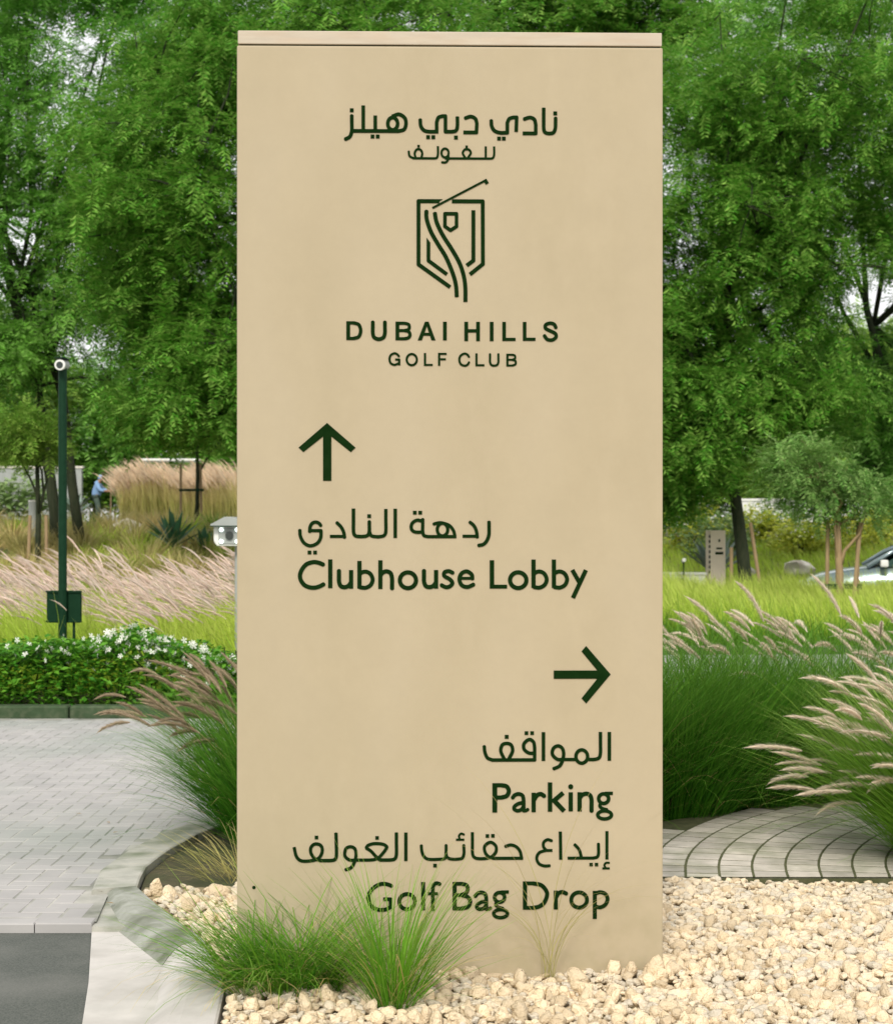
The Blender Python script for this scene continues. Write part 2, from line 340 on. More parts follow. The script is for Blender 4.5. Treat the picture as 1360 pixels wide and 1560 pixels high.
edge_x = lambda y: np.interp(y, [6.2, 6.5, 6.8, 7.15, 7.55, 8.0, 8.65, 9.4, 10.3, 11], [-1.22, -1.27, -1.345, -1.375, -1.345, -1.27, -1.03, -.6, .5, 30])
cells = []
CS = .08
for r_ in range(0, 216):
    for c_ in range(-150, 80):
        k = (c_-r_) % 4
        if k == 0: cx, cy, rz = c_*CS+CS, ROADEDGE+.06+r_*CS+CS/2, 0
        elif k == 2: cx, cy, rz = c_*CS+CS/2, ROADEDGE+.06+r_*CS, PI/2
        else: continue
        if cx > edge_x(cy)-.03 or cy > kerb_y(cx)-.22 or cy < ROADEDGE+.05: continue
        if abs(cx/cy) > .34: continue
        cells.append((cx, cy, rz))
cells.sort(key=lambda c: (abs(c[0]/c[1]) > .25, c[1]))
def pz(): return -.0205+random.uniform(-.0012, .0012)
for cx, cy, rz in cells[:299]:
    link('paver', PM, pave, (cx, cy, pz()), (random.gauss(0, .004), random.gauss(0, .004), rz+random.gauss(0, .008)))
PV = np.array([v.co[:] for v in PM.vertices]); PF = np.array([p.vertices[:] for p in PM.polygons])
rest = np.array(cells[299:]); nR = len(rest)
V, F = scatter(PV, PF, np.c_[rest[:, 0], rest[:, 1], -.0205+U(-.0012, .0012, nR)], rotmats(rest[:, 2]+rng.normal(0, .008, nR), rng.normal(0, .006, nR), np.zeros(nR)), np.ones(nR))
o = link('far_pavers', mesh_np('far_pavers', V, F, M_paver), pave); o['kind'] = 'stuff'
# straight border course at the near edge of the paving
BM_ = paver_mesh('border_paver', .196, .092, .04, .004, M_paver)
for i in range(26): link('border_paver', BM_, pave, (-1.225-.2*i-.1, ROADEDGE+.0, -.019+random.uniform(-.001, .001)), (0, 0, 0))

mp_ = [(-1.262, 6.246), (-1.02, 6.246), (-1.06, 6.5), (-1.2, 6.8), (-1.34, 6.8)]; k_ = len(mp_)
link('mortar_fill', MB().add([(a, b, -.030) for a, b in mp_]+[(a, b, -.10) for a, b in mp_], [tuple(range(k_)), tuple(range(2*k_-1, k_-1, -1))]+[(q, q+k_, (q+1) % k_+k_, (q+1) % k_) for q in range(k_)]).mesh('mortar_fill', M_kerb), pave)
# kerb stones
kerb = struct('kerb', None, 'weathered concrete kerb bending round the gravel bed')
def dens(line, step):
    pts = []; L = [0]
    P = [Vector(p) for p in line]
    for a, b in zip(P, P[1:]): L.append(L[-1]+(b-a).length)
    n = max(1, round(L[-1]/step)); X = np.interp(np.linspace(0, L[-1], n+1), L, [p.x for p in P]); Y = np.interp(np.linspace(0, L[-1], n+1), L, [p.y for p in P])
    return list(zip(X, Y))
def kerb_stone(ia, ib, oa, ob, prof, m, nsub=3):
    """prof: list of (u 0..1 from inner to outer, z)"""
    V = []; n = len(prof)
    for s in range(nsub+1):
        f = .012+.976*s/nsub
        i_ = (ia[0]+(ib[0]-ia[0])*f, ia[1]+(ib[1]-ia[1])*f); o_ = (oa[0]+(ob[0]-oa[0])*f, oa[1]+(ob[1]-oa[1])*f)
        for u, z in prof: V.append((i_[0]+(o_[0]-i_[0])*u, i_[1]+(o_[1]-i_[1])*u, z))
    F = [(s*n+k, s*n+(k+1) % n, (s+1)*n+(k+1) % n, (s+1)*n+k) for s in range(nsub) for k in range(n)]
    F += [tuple(range(n)), tuple(range(nsub*n, (nsub+1)*n))[::-1]]
    return MB().add(V, F).mesh('kerb_stone', m)
top = [(0, -.14), (0, -.004), (.04, 0), (.95, -.003), (1, -.010), (1, -.14)]
mount = [(0, -.14), (0, -.005), (.03, 0), (.42, -.001), (.56, -.008), (.72, -.03), (.88, -.06), (1.0, -.082), (1.02, -.14)]
ist = dens(inner[:6], .2); ost = dens(outer[:6], .2)
n = min(len(ist), len(ost))
ist = [ist[round(i*(len(ist)-1)/(n-1))] for i in range(n)]; ost = [ost[round(i*(len(ost)-1)/(n-1))] for i in range(n)]
for i in range(n-1): link('kerb_stone', kerb_stone(ist[i], ist[i+1], ost[i], ost[i+1], top, M_kerb), kerb)
lo = [ost[-1], (-1.19, 6.27), (-.93, 5.72), (-.90, 5.35), (-.87, 4.9), (-.84, 4.3), (-.82, 3.4)]
li = [ist[-1], (-1.03, 6.46), (-.80, 5.94), (-.655, 5.35), (-.625, 4.9), (-.60, 4.3), (-.58, 3.4)]
stones_ = [(0, 2, M_kerbold), (2, 4, M_kerbpale), (4, 5, M_kerbpale), (5, 6, M_kerbpale)]
for a, b, m in stones_:
    V = []; nn = len(mount); seq = list(range(a, b+1)); pi_ = []; po_ = []
    for s in range(len(seq)-1):
        for f in (0, .33, .66): 
            pi_.append(Vector(li[seq[s]]).lerp(Vector(li[seq[s+1]]), f)); po_.append(Vector(lo[seq[s]]).lerp(Vector(lo[seq[s+1]]), f))
    pi_.append(Vector(li[b])-(Vector(li[b])-Vector(li[b-1])).normalized()*.006); po_.append(Vector(lo[b])-(Vector(lo[b])-Vector(lo[b-1])).normalized()*.006)
    for p, q in zip(pi_, po_):
        for u, z in mount: w_ = p.lerp(q, u); V.append((w_.x, w_.y, z))
    F = [(s*nn+k, s*nn+(k+1) % nn, (s+1)*nn+(k+1) % nn, (s+1)*nn+k) for s in range(len(pi_)-1) for k in range(nn)]
    F += [tuple(range(nn)), tuple(range((len(pi_)-1)*nn, len(pi_)*nn))[::-1]]
    link('kerb_stone', MB().add(V, F).mesh('kerb_stone', m, smooth=False), kerb)
# far kerb
fk = struct('far_kerb', None, 'dark mossy kerb along the foot of the flowering hedge')
xx = -9.0
while xx < 9:
    x2 = xx+(.9 if xx < -1.5 else .5)
    ya, yb = float(kerb_y(xx)), float(kerb_y(x2)); L = math.hypot(x2-xx, yb-ya); a = math.atan2(yb-ya, x2-xx)
    mb = MB().box((0, 0, 0), (L-.01, .15, .21)).mesh('kerb_stone', M_kerbdark, bevel=.012, seg=1)
    link('kerb_stone', mb, fk, ((xx+x2)/2, (ya+yb)/2, -.04), (0, 0, a)); xx = x2

# ------------------------------------------------------------------ soil pocket, gravel bed, path
bed_poly = [(p[0]+.015, p[1]) for p in inner[5:]][::-1]
pocket = struct('planting_soil', sheet('planting_soil', [(p[0]+.01, p[1]) for p in inner[:6]]+[(-.6, 6.75), (.95, 6.97), (1.6, 6.97), (30, 6.97), (30, 11), (2.2, 11), (.6, 10.2), (-.3, 9.5)], -.030, M_soil), 'mossy brown soil of the planting bed')
gravel = struct('gravel_bed', sheet('gravel_bed', [(-.58, -6)]+bed_poly+[(-1.15, 6.9), (30, 6.99), (30, -6)], -.026, M_gravelbase), 'cream limestone gravel round the foot of the sign')
def stone_variant(seed):
    bm = bmesh.new(); bmesh.ops.create_icosphere(bm, subdivisions=2, radius=1)
    r = np.random.default_rng(seed)
    pl = r.normal(size=(9, 3)); pl /= np.linalg.norm(pl, axis=1)[:, None]; dd = r.uniform(.5, .85, 9)
    for v in bm.verts:
        c = np.array(v.co)
        for p_, d_ in zip(pl, dd):
            k = c @ p_
            if k > d_: c = c-p_*(k-d_)*.9
        c = c*(1+.10*math.sin(c[0]*4+seed)+.09*math.sin(c[1]*5+c[2]*4+seed)+.05*math.sin(c[2]*9-seed))
        v.co = c
    bm.faces.ensure_lookup_table(); V = np.array([v.co[:] for v in bm.verts]); F = np.array([[v.index for v in f.verts] for f in bm.faces]); bm.free()
    return V, F
SVAR = [stone_variant(s) for s in range(10)]
SMESH = [mesh_np('stone', V, F, M_stone, smooth=True) for i, (V, F) in enumerate(SVAR)]
def kin(y): # inner kerb x at distance y
    return np.interp(y, [3.4, 4.3, 4.9, 5.35, 5.94, 6.8, 7.2], [-.58, -.60, -.625, -.655, -.80, -1.165, -1.2])
st = []
sp = .0255
for j in range(int((7.0-4.45)/sp)):
    y = 4.45+j*sp
    for i in range(int(4.6/sp)):
        x = -1.25+i*sp+random.uniform(-.5, .5)*sp; yy = y+random.uniform(-.5, .5)*sp
        if x < kin(yy)+.02 or abs(x/yy) > .32 or yy > 6.93: continue
        if abs(x-.012) < .64 and 5.51 < yy < 5.82: continue
        if yy > 5.82 and -.62 < x < .66: continue                # behind the sign
        if yy > 6.55 and x < -.6 and random.random() < (yy-6.5)*2.5: continue
        s = random.lognormvariate(math.log(.0172), .30); s = min(s, .031)
        st.append((x, yy, s))
random.shuffle(st)
# a few bigger stones against the slab foot and the path edge
extra = [(.665, 5.55, .045), (.62, 5.44, .040), (.70, 5.62, .04), (.40, 5.43, .036), (.50, 5.46, .032), (.22, 5.42, .03), (.69, 5.48, .033), (-1.02, 6.62, .04), (-.93, 6.5, .036), (-.84, 6.66, .042), (-.72, 6.6, .04), (-1.08, 6.75, .032), (.03, 5.43, .032), (-.1, 5.44, .03)]
allst = [(x, y, s, 1) for x, y, s in extra]+[(x, y, s, 0) for x, y, s in st]
def vis(q):
    x, y, s, e = q
    px = 680+2750*x/y; py = 800+3740/y
    inside = 0 < px < 1360 and py < 1560
    return (0 if inside else 1, -s/y-(9 if e else 0))
allst.sort(key=vis)
bank = lambda x, y: .012*np.clip(vnoise(x, y, 2.3, 3), -.6, 1)+.02*np.exp(-((np.abs(y-5.47)/.09)**2))*smooth(x, .3, .65)
for x, y, s, e in allst[:299]:
    link('stone', random.choice(SMESH), gravel, (x, y, -.010+float(bank(x, y))+s*.25), tuple(random.uniform(0, 6.3) for _ in range(3)), (s*random.uniform(1.0, 1.35), s*random.uniform(.8, 1.05), s*random.uniform(.6, .85)))
rs = allst[299:]; parts = []
for k in range(10):
    sub = np.array([q[:3] for q in rs[k::10]]); n_ = len(sub)
    Rm = rotmats(U(0, 6.3, n_), U(-.6, .6, n_), U(0, 6.3, n_))
    sc = sub[:, 2:3]*np.stack([U(1.0, 1.4, n_), U(.8, 1.05, n_), U(.55, .8, n_)], 1)
    parts.append(scatter(SVAR[k][0], SVAR[k][1], np.c_[sub[:, 0], sub[:, 1], -.016+bank(sub[:, 0], sub[:, 1])+U(-.006, .012, n_)], Rm, sc))
V, F, _ = joinVF(parts)
o = link('gravel', mesh_np('gravel', V, F, M_stone, smooth=True), gravel); o['kind'] = 'stuff'

# curved sett path at the right
path = struct('path', sheet('path', [(.3, 6.965), (4.2, 6.965), (4.2, 8.9), (2.2, 8.95), (1.6, 8.75), (1.2, 8.45), (.6, 7.95), (.3, 7.6)], .0004, M_mossjoint_edgeshade), 'curved footpath of worn grey setts')
far_edge = lambda x: np.interp(x, [.3, .96, 1.15, 1.37, 1.64, 2.19, 4], [7.5, 8.02, 8.33, 8.55, 8.72, 8.88, 8.9])
link('edge_shade_strip', MB().box((2.3, 6.962, -.022), (4.0, .016, .036)).mesh('edge_shade_strip', M_mossjoint_edgeshade), path)  # dark strip over the path's front face paints in the shadow below its edge
cxp, cyp = 3.86, 6.75
setts = []
for k in range(-16, 12):
    r0 = 2.68+k*.131
    if r0 < .5: continue
    ang = .02
    while ang < 1.5:
        L = random.uniform(.105, .15); da = L/r0; am = ang+da/2
        x = cxp-(r0+.0655)*math.cos(am); y = cyp+(r0+.0655)*math.sin(am)*1.0
        if 7.03 < y < far_edge(x)-.03 and .35 < x < 2.9: setts.append((x, y, am, L, r0, ang, da))
        elif 6.98 < y <= 7.03 and .35 < x < 2.9: setts.append((x, y, am, L, r0, ang, da))
        ang += da
setts.sort(key=lambda s: abs((s[0]/s[1])-.2))
for (x, y, am, L, r0, ang, da) in setts[:298]:
    z = random.uniform(-.0003, .0004); V = []
    for zz, c in ((-.035, 0), (-.003, 0), (0, .003)):
        for rr, aa in ((r0+.0035+c, ang+(.0062+c)/r0), (r0+.1275-c, ang+(.0062+c)/r0), (r0+.1275-c, ang+da-(.0062+c)/r0), (r0+.0035+c, ang+da-(.0062+c)/r0)):
            px_ = cxp-rr*math.cos(aa)-x; py_ = max(cyp+rr*math.sin(aa), 6.975+c)-y
            V.append((px_, py_, zz+z))
    F = [(8, 11, 10, 9)]+[(a*4+i, (a+1)*4+i, (a+1)*4+(i+1) % 4, a*4+(i+1) % 4) for a in (0, 1) for i in range(4)]
    link('sett', MB().add(V, F).mesh('sett', M_setts), path, (x, y, .0018))

# ------------------------------------------------------------------ the sign
SIGN_Y = 5.5
sign = thing('monolith_sign', 'tall beige monolith sign with dark green Arabic and English lettering, crest and two arrows', 'sign', (.012, SIGN_Y, 0), R(1.3))
link('slab', MB().box((0, .15, 1.36), (1.298, .30, 2.92)).mesh('slab', M_sign, bevel=.006), sign)
link('cap_recess', MB().box((0, .15, 2.822), (1.282, .284, .012)).mesh('cap_recess', M_bark), sign)
link('cap', MB().box((0, .15, 2.8445), (1.292, .30, .041)).mesh('cap', M_cap, bevel=.003), sign)
def catmull(P, k=7):
    P = [np.array(p, float) for p in P]
    if len(P) < 3: return P
    Q = [2*P[0]-P[1]]+P+[2*P[-1]-P[-2]]; out = []
    for i in range(1, len(Q)-2):
        for s in range(k):
            t = s/k; a, b, c, d = Q[i-1:i+3]
            out.append(.5*((2*b)+(c-a)*t+(2*a-5*b+4*c-d)*t*t+(3*b-a-3*c+d)*t**3))
    out.append(P[-1]); return out
def seg_sdf(X, Y, a, b, w, capa, capb):
    d = b-a; L = np.hypot(*d)+1e-9; u = d/L
    s = (X-a[0])*u[0]+(Y-a[1])*u[1]; t = np.abs((X-a[0])*(-u[1])+(Y-a[1])*u[0])
    lo = 0; hi = L
    box = np.maximum(np.maximum(lo-s, s-hi), t-w/2)
    if capa: box = np.minimum(box, np.hypot(X-a[0], Y-a[1])-w/2)
    if capb: box = np.minimum(box, np.hypot(X-b[0], Y-b[1])-w/2)
    return box
def shape_mesh(name, prims, org, s, m, depth=.004, h=.30):
    """prims in crop units; org, s: crop origin and scale -> photo px; returns mesh in sign-local metres"""
    T = lambda p: np.array([org[0]+p[0]/s, org[1]+p[1]/s])
    segs = []; polys = []
    pts = []
    for pr in prims:
        k = pr[0]
        if k in 'sl':                                     # smooth / straight stroke
            w = pr[1]/s; P = [T(p) for p in pr[2]]; P = catmull(P) if k == 's' else P
            for i in range(len(P)-1): segs.append((P[i], P[i+1], w, i > 0, i < len(P)-2))
            pts += [p+w for p in P]+[p-w for p in P]
        elif k == 'o':                                    # elliptic ring
            w = pr[1]/s; cx, cy, rx, ry = pr[2]; P = [T((cx+rx*math.cos(a), cy+ry*math.sin(a))) for a in np.linspace(0, 2*PI, 33)]
            for i in range(32): segs.append((P[i], P[i+1], w, True, True))
            pts += [p+w for p in P]+[p-w for p in P]
        elif k == 'd':                                    # square dot
            cx, cy = pr[2]; w = pr[1]; segs.append((T((cx-w/2, cy)), T((cx+w/2, cy)), w/s, False, False)); pts += [T((cx-w, cy-w)), T((cx+w, cy+w))]
        elif k == 'c':                                    # round dot
            p = T(pr[2]); segs.append((p, p+np.array([.01, 0]), 2*pr[1]/s, True, True)); pts += [p-2*pr[1]/s, p+2*pr[1]/s]
        elif k == 'p':
            polys.append([T(p) for p in pr[2]]); pts += [T(p)+1 for p in pr[2]]+[T(p)-1 for p in pr[2]]
    loops = []
    if polys: loops = [np.array(p) for p in polys]
    if segs:
        A = np.array(pts); x0, y0 = A.min(0)-1; x1, y1 = A.max(0)+1
        gx = np.arange(x0, x1, h); gy = np.arange(y0, y1, h); X, Y = np.meshgrid(gx, gy)
        D = np.full(X.shape, 1e3)
        for a, b, w, ca, cb in segs: D = np.minimum(D, seg_sdf(X, Y, a, b, w, ca, cb))
        D[D == 0] = 1e-6; S = D < 0
        H_, W_ = S.shape; nxt = {}
        idx = S[:-1, :-1]*1+S[:-1, 1:]*2+S[1:, 1:]*4+S[1:, :-1]*8
        def pe(e, i, j):     # edge point key and position
            if e == 0: key = ('h', i, j); a, b = (i, j), (i, j+1)
            elif e == 1: key = ('v', i, j+1); a, b = (i, j+1), (i+1, j+1)
            elif e == 2: key = ('h', i+1, j); a, b = (i+1, j), (i+1, j+1)
            else: key = ('v', i, j); a, b = (i, j), (i+1, j)
            if key not in pos: 
                da, db = D[a], D[b]; t = da/(da-db)
                pos[key] = (gx[a[1]]+(gx[b[1]]-gx[a[1]])*t, gy[a[0]]+(gy[b[0]]-gy[a[0]])*t)
            return key
        pos = {}
        tab = {1: [(3, 0)], 2: [(0, 1)], 3: [(3, 1)], 4: [(1, 2)], 5: [(3, 0), (1, 2)], 6: [(0, 2)], 7: [(3, 2)], 8: [(2, 3)], 9: [(2, 0)], 10: [(0, 1), (2, 3)], 11: [(2, 1)], 12: [(1, 3)], 13: [(1, 0)], 14: [(0, 3)]}
        for i, j in zip(*np.nonzero((idx > 0) & (idx < 15))):
            for a, b in tab[int(idx[i, j])]: nxt[pe(a, i, j)] = pe(b, i, j)
        while nxt:
            k0 = next(iter(nxt)); loop = []; k = k0
            while k in nxt: loop.append(pos[k]); k = nxt.pop(k)
            L = np.array(loop)
            if len(L) < 6: continue
            keep = [L[0]]                                  # drop nearly collinear points
            for q in range(1, len(L)-1):
                a, b, c = keep[-1], L[q], L[q+1]
                area = abs((b[0]-a[0])*(c[1]-a[1])-(b[1]-a[1])*(c[0]-a[0]))
                if area > .025*np.hypot(*(c-a)) or np.hypot(*(b-a)) > 3: keep.append(b)
            keep.append(L[-1]); loops.append(np.array(keep))
    cu = bpy.data.curves.new(name, 'CURVE'); cu.dimensions = '2D'; cu.fill_mode = 'BOTH'; cu.extrude = depth/2
    for L in loops:
        sp_ = cu.splines.new('POLY'); sp_.points.add(len(L)-1); sp_.use_cyclic_u = True
        for q, (a, b) in enumerate(L): sp_.points[q].co = ((a-686)/500, 1.36-(b-800)/500, 0, 1)
    tmp = bpy.data.objects.new('tmp', cu); me = bpy.data.meshes.new_from_object(tmp)
    bpy.data.objects.remove(tmp); bpy.data.curves.remove(cu)
    for v in me.vertices: x, y, z = v.co; v.co = (x, -z, y)
    me.materials.clear(); me.materials.append(m); me.name = name
    me.polygons.foreach_set('use_smooth', np.zeros(len(me.polygons), bool))
    me.update(); return me
def glyph(name, prims, org, s): return link(name, shape_mesh(name, prims, org, s, M_letter), sign, (0, -.0005, 0))

A8 = ((520, 155), 8)
def sh(P, dx): return [(a+dx, b) for a, b in P]
B = lambda *P: [(a+1360, b) for a, b in P]
glyph('arabic_word', [('s', 44, [(127, 165), (127, 250), (127, 360), (104, 428), (45, 462)]), ('l', 44, [(127, 358), (700, 358)]), ('l', 44, [(267, 48), (267, 358)]),
  ('l', 44, [(413, 170), (413, 358)]), ('d', 46, (380, 425)), ('d', 46, (443, 425)), ('d', 46, (127, 107)), ('o', 44, (625, 268, 60, 76)),
  ('s', 44, [(618, 180), (700, 153), (770, 195), (787, 265), (765, 335), (700, 358)])], *A8)
glyph('arabic_word', [('s', 44, [(960, 212), (966, 290), (1000, 343), (1060, 362), (1160, 362)]), ('l', 44, [(1160, 384), (1160, 240)]), ('s', 44, [(1160, 250), (1180, 192), (1230, 172)]),
  ('l', 44, [(1228, 172), (1267, 172), (1267, 362), (1350, 362)]), ('s', 44, [(1345, 362), (1392, 350), (1412, 300), (1412, 178)]), ('d', 46, (1056, 430)), ('d', 46, (1119, 430)), ('d', 46, (1395, 433))], *A8)
glyph('arabic_word', [('s', 44, B((143, 198), (215, 176), (272, 203), (290, 262))), ('l', 44, B((290, 255), (284, 370), (125, 370)))], *A8)
glyph('arabic_word', [('s', 44, B((465, 218), (470, 290), (505, 348), (570, 372), (640, 372))), ('l', 44, B((635, 372), (661, 372), (661, 240))), ('s', 44, B((661, 250), (684, 202), (735, 183))), ('l', 44, B((733, 183), (775, 183), (769, 360))),
  ('d', 46, B((560, 443))[0]), ('d', 46, B((618, 443))[0])], *A8)
glyph('arabic_word', [('s', 44, B((862, 206), (935, 184), (990, 207), (1008, 270))), ('l', 44, B((1008, 262), (1008, 378), (848, 378)))], *A8)
glyph('arabic_word', [('s', 44, B((1105, 65), (1105, 200), (1107, 330), (1130, 369), (1175, 378), (1222, 368), (1246, 320), (1250, 250), (1250, 185))), ('d', 46, B((1246, 132))[0])], *A8)
glyph('arabic_word', [('s', 27, B((500, 540), (500, 640), (482, 682), (440, 688))), ('l', 27, B((445, 688), (-100, 688))), ('l', 27, B((398, 540), (398, 688))),
  ('s', 27, B((150, 682), (118, 625), (138, 582), (165, 576), (195, 582), (216, 622), (178, 682))), ('d', 30, B((165, 545))[0]),
  ('o', 27, (1262, 622, 44, 54)), ('s', 27, [(1303, 650), (1300, 700), (1270, 736), (1220, 736)])], *A8)
glyph('arabic_word', [('s', 27, [(1175, 540), (1175, 640), (1160, 682), (1125, 688)]), ('l', 27, [(1130, 688), (870, 688)]), ('s', 27, [(880, 688), (830, 660), (820, 600)]),
  ('s', 27, [(905, 685), (892, 630), (910, 588), (938, 576), (968, 588), (985, 630), (972, 685)]), ('d', 30, (940, 540))], *A8)
C8 = ((520, 480), 8)
def let(*prims, w=C8): glyph('letter', list(prims), *w)
let(('l', 46, [(84, 77), (84, 305)]), ('l', 38, [(84, 96), (150, 96)]), ('l', 38, [(84, 286), (150, 286)]), ('s', 42, [(148, 96), (212, 118), (236, 190), (212, 264), (148, 286)]))
let(('s', 46, [(383, 80), (383, 150), (383, 220), (400, 272), (455, 294), (512, 272), (530, 220), (530, 150), (530, 80)]))
let(('l', 46, [(682, 80), (682, 306)]), ('s', 38, [(770, 99), (816, 112), (828, 145), (814, 176), (765, 188)]), ('l', 38, [(682, 99), (772, 99)]), ('l', 36, [(682, 188), (772, 188)]), ('s', 40, [(768, 188), (818, 200), (836, 240), (816, 276), (768, 288)]), ('l', 38, [(682, 288), (772, 288)]))
let(('p', 0, [(930, 306), (1018, 80), (1062, 80), (1146, 306), (1096, 306), (1078, 250), (1000, 250), (980, 306)]), ('p', 0, [(1013, 215), (1066, 215), (1040, 135)]))
let(('l', 46, [(1260, 80), (1260, 306)]))
let(('l', 46, B((160, 80), (160, 314))), ('l', 46, B((304, 80), (304, 314))), ('l', 40, B((160, 190), (304, 190))))
let(('l', 46, B((470, 80), (470, 314))))
let(('l', 44, B((622, 80), (622, 312))), ('l', 38, B((602, 293), (762, 293))))
let(('l', 44, B((872, 80), (872, 310))), ('l', 38, B((852, 291), (1005, 291))))
let(('s', 43, B((1256, 152), (1232, 108), (1185, 94), (1132, 112), (1128, 156), (1185, 188), (1244, 218), (1256, 262), (1212, 298), (1150, 292), (1110, 242))))
w28 = 27
let(('s', w28, [(703, 505), (680, 478), (645, 466), (600, 490), (586, 540), (603, 588), (648, 606), (703, 585)]), ('l', w28, [(655, 542), (705, 542), (705, 612)]))
let(('o', w28, (857, 542, 62, 68)))
let(('l', w28, [(1018, 462), (1018, 618)]), ('l', 24, [(1004, 606), (1112, 606)]))
let(('l', w28, [(1190, 460), (1190, 616)]), ('l', 24, [(1178, 471), (1282, 471)]), ('l', 24, [(1190, 537), (1272, 537)]))
let(('s', w28, B((196, 510), (172, 478), (135, 468), (90, 495), (76, 545), (94, 596), (140, 615), (176, 602), (196, 570))))
let(('l', w28, B((285, 465), (285, 620))), ('l', 24, B((272, 609), (382, 609))))
let(('s', w28, B((450, 468), (450, 520), (450, 570), (466, 604), (500, 614), (536, 604), (552, 570), (552, 520), (552, 468))))
let(('l', w28, B((662, 468), (662, 622))), ('l', 24, B((662, 480), (725, 480))), ('s', 26, B((722, 480), (752, 490), (755, 525), (722, 541))), ('l', 24, B((662, 541), (725, 541))), ('s', 26, B((722, 541), (760, 556), (760, 596), (722, 612))), ('l', 24, B((662, 612), (725, 612))))
# crest
E7 = ((600, 260), 7.089)
def cr(*prims): glyph('crest_line', list(prims), *E7)
cr(('l', 42, [(490, 328), (265, 328), (265, 1012), (606, 1256)]), ('p', 0, [(490, 307), (524, 307), (490, 330)]))
cr(('l', 42, [(625, 328), (958, 328), (960, 1005), (820, 1118)]))
cr(('l', 42, [(857, 425), (857, 968), (785, 1022)]))
cr(('l', 40, [(372, 775), (372, 970), (572, 1118)]), ('p', 0, [(352, 722), (392, 775), (352, 775)]))
cr(('l', 38, [(612, 463), (675, 463), (675, 600), (610, 642), (550, 600), (550, 463), (614, 463)]))
cr(('l', 23, [(415, 402), (990, 100)]), ('l', 38, [(980, 92), (1008, 138)]))
cr(('s', 44, [(350, 430), (353, 520), (400, 660), (480, 800), (560, 930), (632, 1100), (668, 1230), (678, 1362)]))
cr(('s', 44, [(440, 450), (462, 560), (530, 700), (620, 840), (705, 990), (752, 1130), (770, 1260), (771, 1415)]))
glyph('arrow', [('p', 0, [(190, 68), (310, 172), (290, 191), (208, 125), (208, 312), (173, 312), (173, 125), (90, 191), (70, 172)])], (430, 620), 2.776)
glyph('arrow', [('p', 0, [(1284, 174), (1188, 288), (1170, 268), (1232, 191), (1061, 191), (1061, 159), (1232, 159), (1170, 84), (1188, 63)])], (430, 960), 2.566)
# lobby lines
E8 = ((450, 770), 8.5)
F_ = lambda *P: [(a+1275, b) for a, b in P]
def wd(*prims, w=E8): glyph('arabic_word', list(prims), *w)
wd(('s', 44, [(60, 312), (68, 400), (115, 485), (195, 522), (283, 490), (328, 420), (334, 330)]), ('l', 42, [(333, 345), (333, 325), (188, 325)]), ('s', 44, [(187, 345), (192, 280), (218, 232), (262, 215), (305, 228), (332, 262)]), ('d', 48, (185, 608)), ('d', 48, (257, 608)))
wd(('s', 44, [(533, 218), (590, 275), (626, 345), (638, 420)]), ('l', 40, [(655, 400), (448, 400)]))
wd(('s', 46, [(752, 40), (752, 200), (753, 340), (775, 390), (825, 401), (900, 399), (942, 380), (957, 330), (957, 260), (957, 205)]), ('s', 44, [(957, 330), (980, 388), (1035, 403), (1095, 403), (1148, 388), (1170, 335), (1170, 200), (1170, 45)]), ('d', 48, (955, 138)))
wd(('l', 46, [(1292, 42), (1292, 420)]))
wd(('s', 44, F_((372, 170), (372, 260), (372, 340), (390, 390), (440, 403))), ('l', 42, F_((435, 403), (808, 403))), ('s', 44, F_((372, 205), (300, 190), (240, 225), (222, 280), (240, 325), (285, 345), (372, 345))), ('d', 48, F_((270, 93))[0]), ('d', 48, F_((340, 93))[0]),
   ('s', 42, F_((512, 242), (565, 226), (625, 226), (715, 258), (770, 325), (790, 403))), ('o', 42, F_((628, 312))[0]+(68, 82)))
wd(('s', 44, F_((978, 212), (1035, 262), (1068, 335), (1078, 418))), ('l', 40, F_((1097, 398), (888, 398))))
wd(('s', 46, F_((1230, 205), (1231, 300), (1228, 385), (1200, 460), (1155, 505), (1092, 518))))
G6 = ((450, 845), 5.913)
H_ = lambda *P: [(a+1301, b) for a, b in P]
def l6(*prims): glyph('letter', list(prims), *G6)
def bowl_b(dx, w=36): return ('s', w, [(577+dx, 176), (600+dx, 158), (635+dx, 152), (675+dx, 172), (696+dx, 222), (678+dx, 272), (632+dx, 297), (577+dx, 292)])
l6(('s', 38, [(255, 90), (212, 72), (160, 66), (95, 90), (50, 155), (46, 215), (78, 268), (125, 292), (175, 296), (218, 285), (258, 264)]))
l6(('l', 38, [(315, 42), (315, 300)]))
def u6(dx): l6(('s', 38, [(393+dx, 140), (393+dx, 190), (394+dx, 245), (410+dx, 282), (442+dx, 292), (475+dx, 282), (498+dx, 255)]), ('l', 38, [(502+dx, 138), (502+dx, 305)]))
u6(0)
l6(('l', 38, [(577, 56), (577, 304)]), bowl_b(0))
l6(('l', 38, [(765, 50), (765, 308)]), ('s', 38, [(765, 185), (790, 158), (825, 150), (858, 168), (870, 215), (870, 260), (870, 308)]))
l6(('o', 38, (1013, 230, 73, 71)))
u6(764)
l6(('s', 36, H_((118, 165), (80, 148), (42, 158), (40, 192), (90, 222), (112, 256), (88, 286), (50, 292), (10, 272))))
l6(('l', 26, H_((178, 213), (308, 213))), ('s', 36, H_((292, 220), (285, 178), (240, 150), (192, 172), (175, 225), (198, 276), (250, 291), (308, 266))))
l6(('l', 40, H_((468, 50), (468, 305))), ('l', 34, H_((450, 288), (605, 288))))
l6(('o', 38, H_((705, 230))[0]+(74, 71)))
l6(('l', 38, H_((843, 44), (843, 300))), bowl_b(1301+266))
l6(('l', 38, H_((1027, 44), (1027, 300))), bowl_b(1301+450))
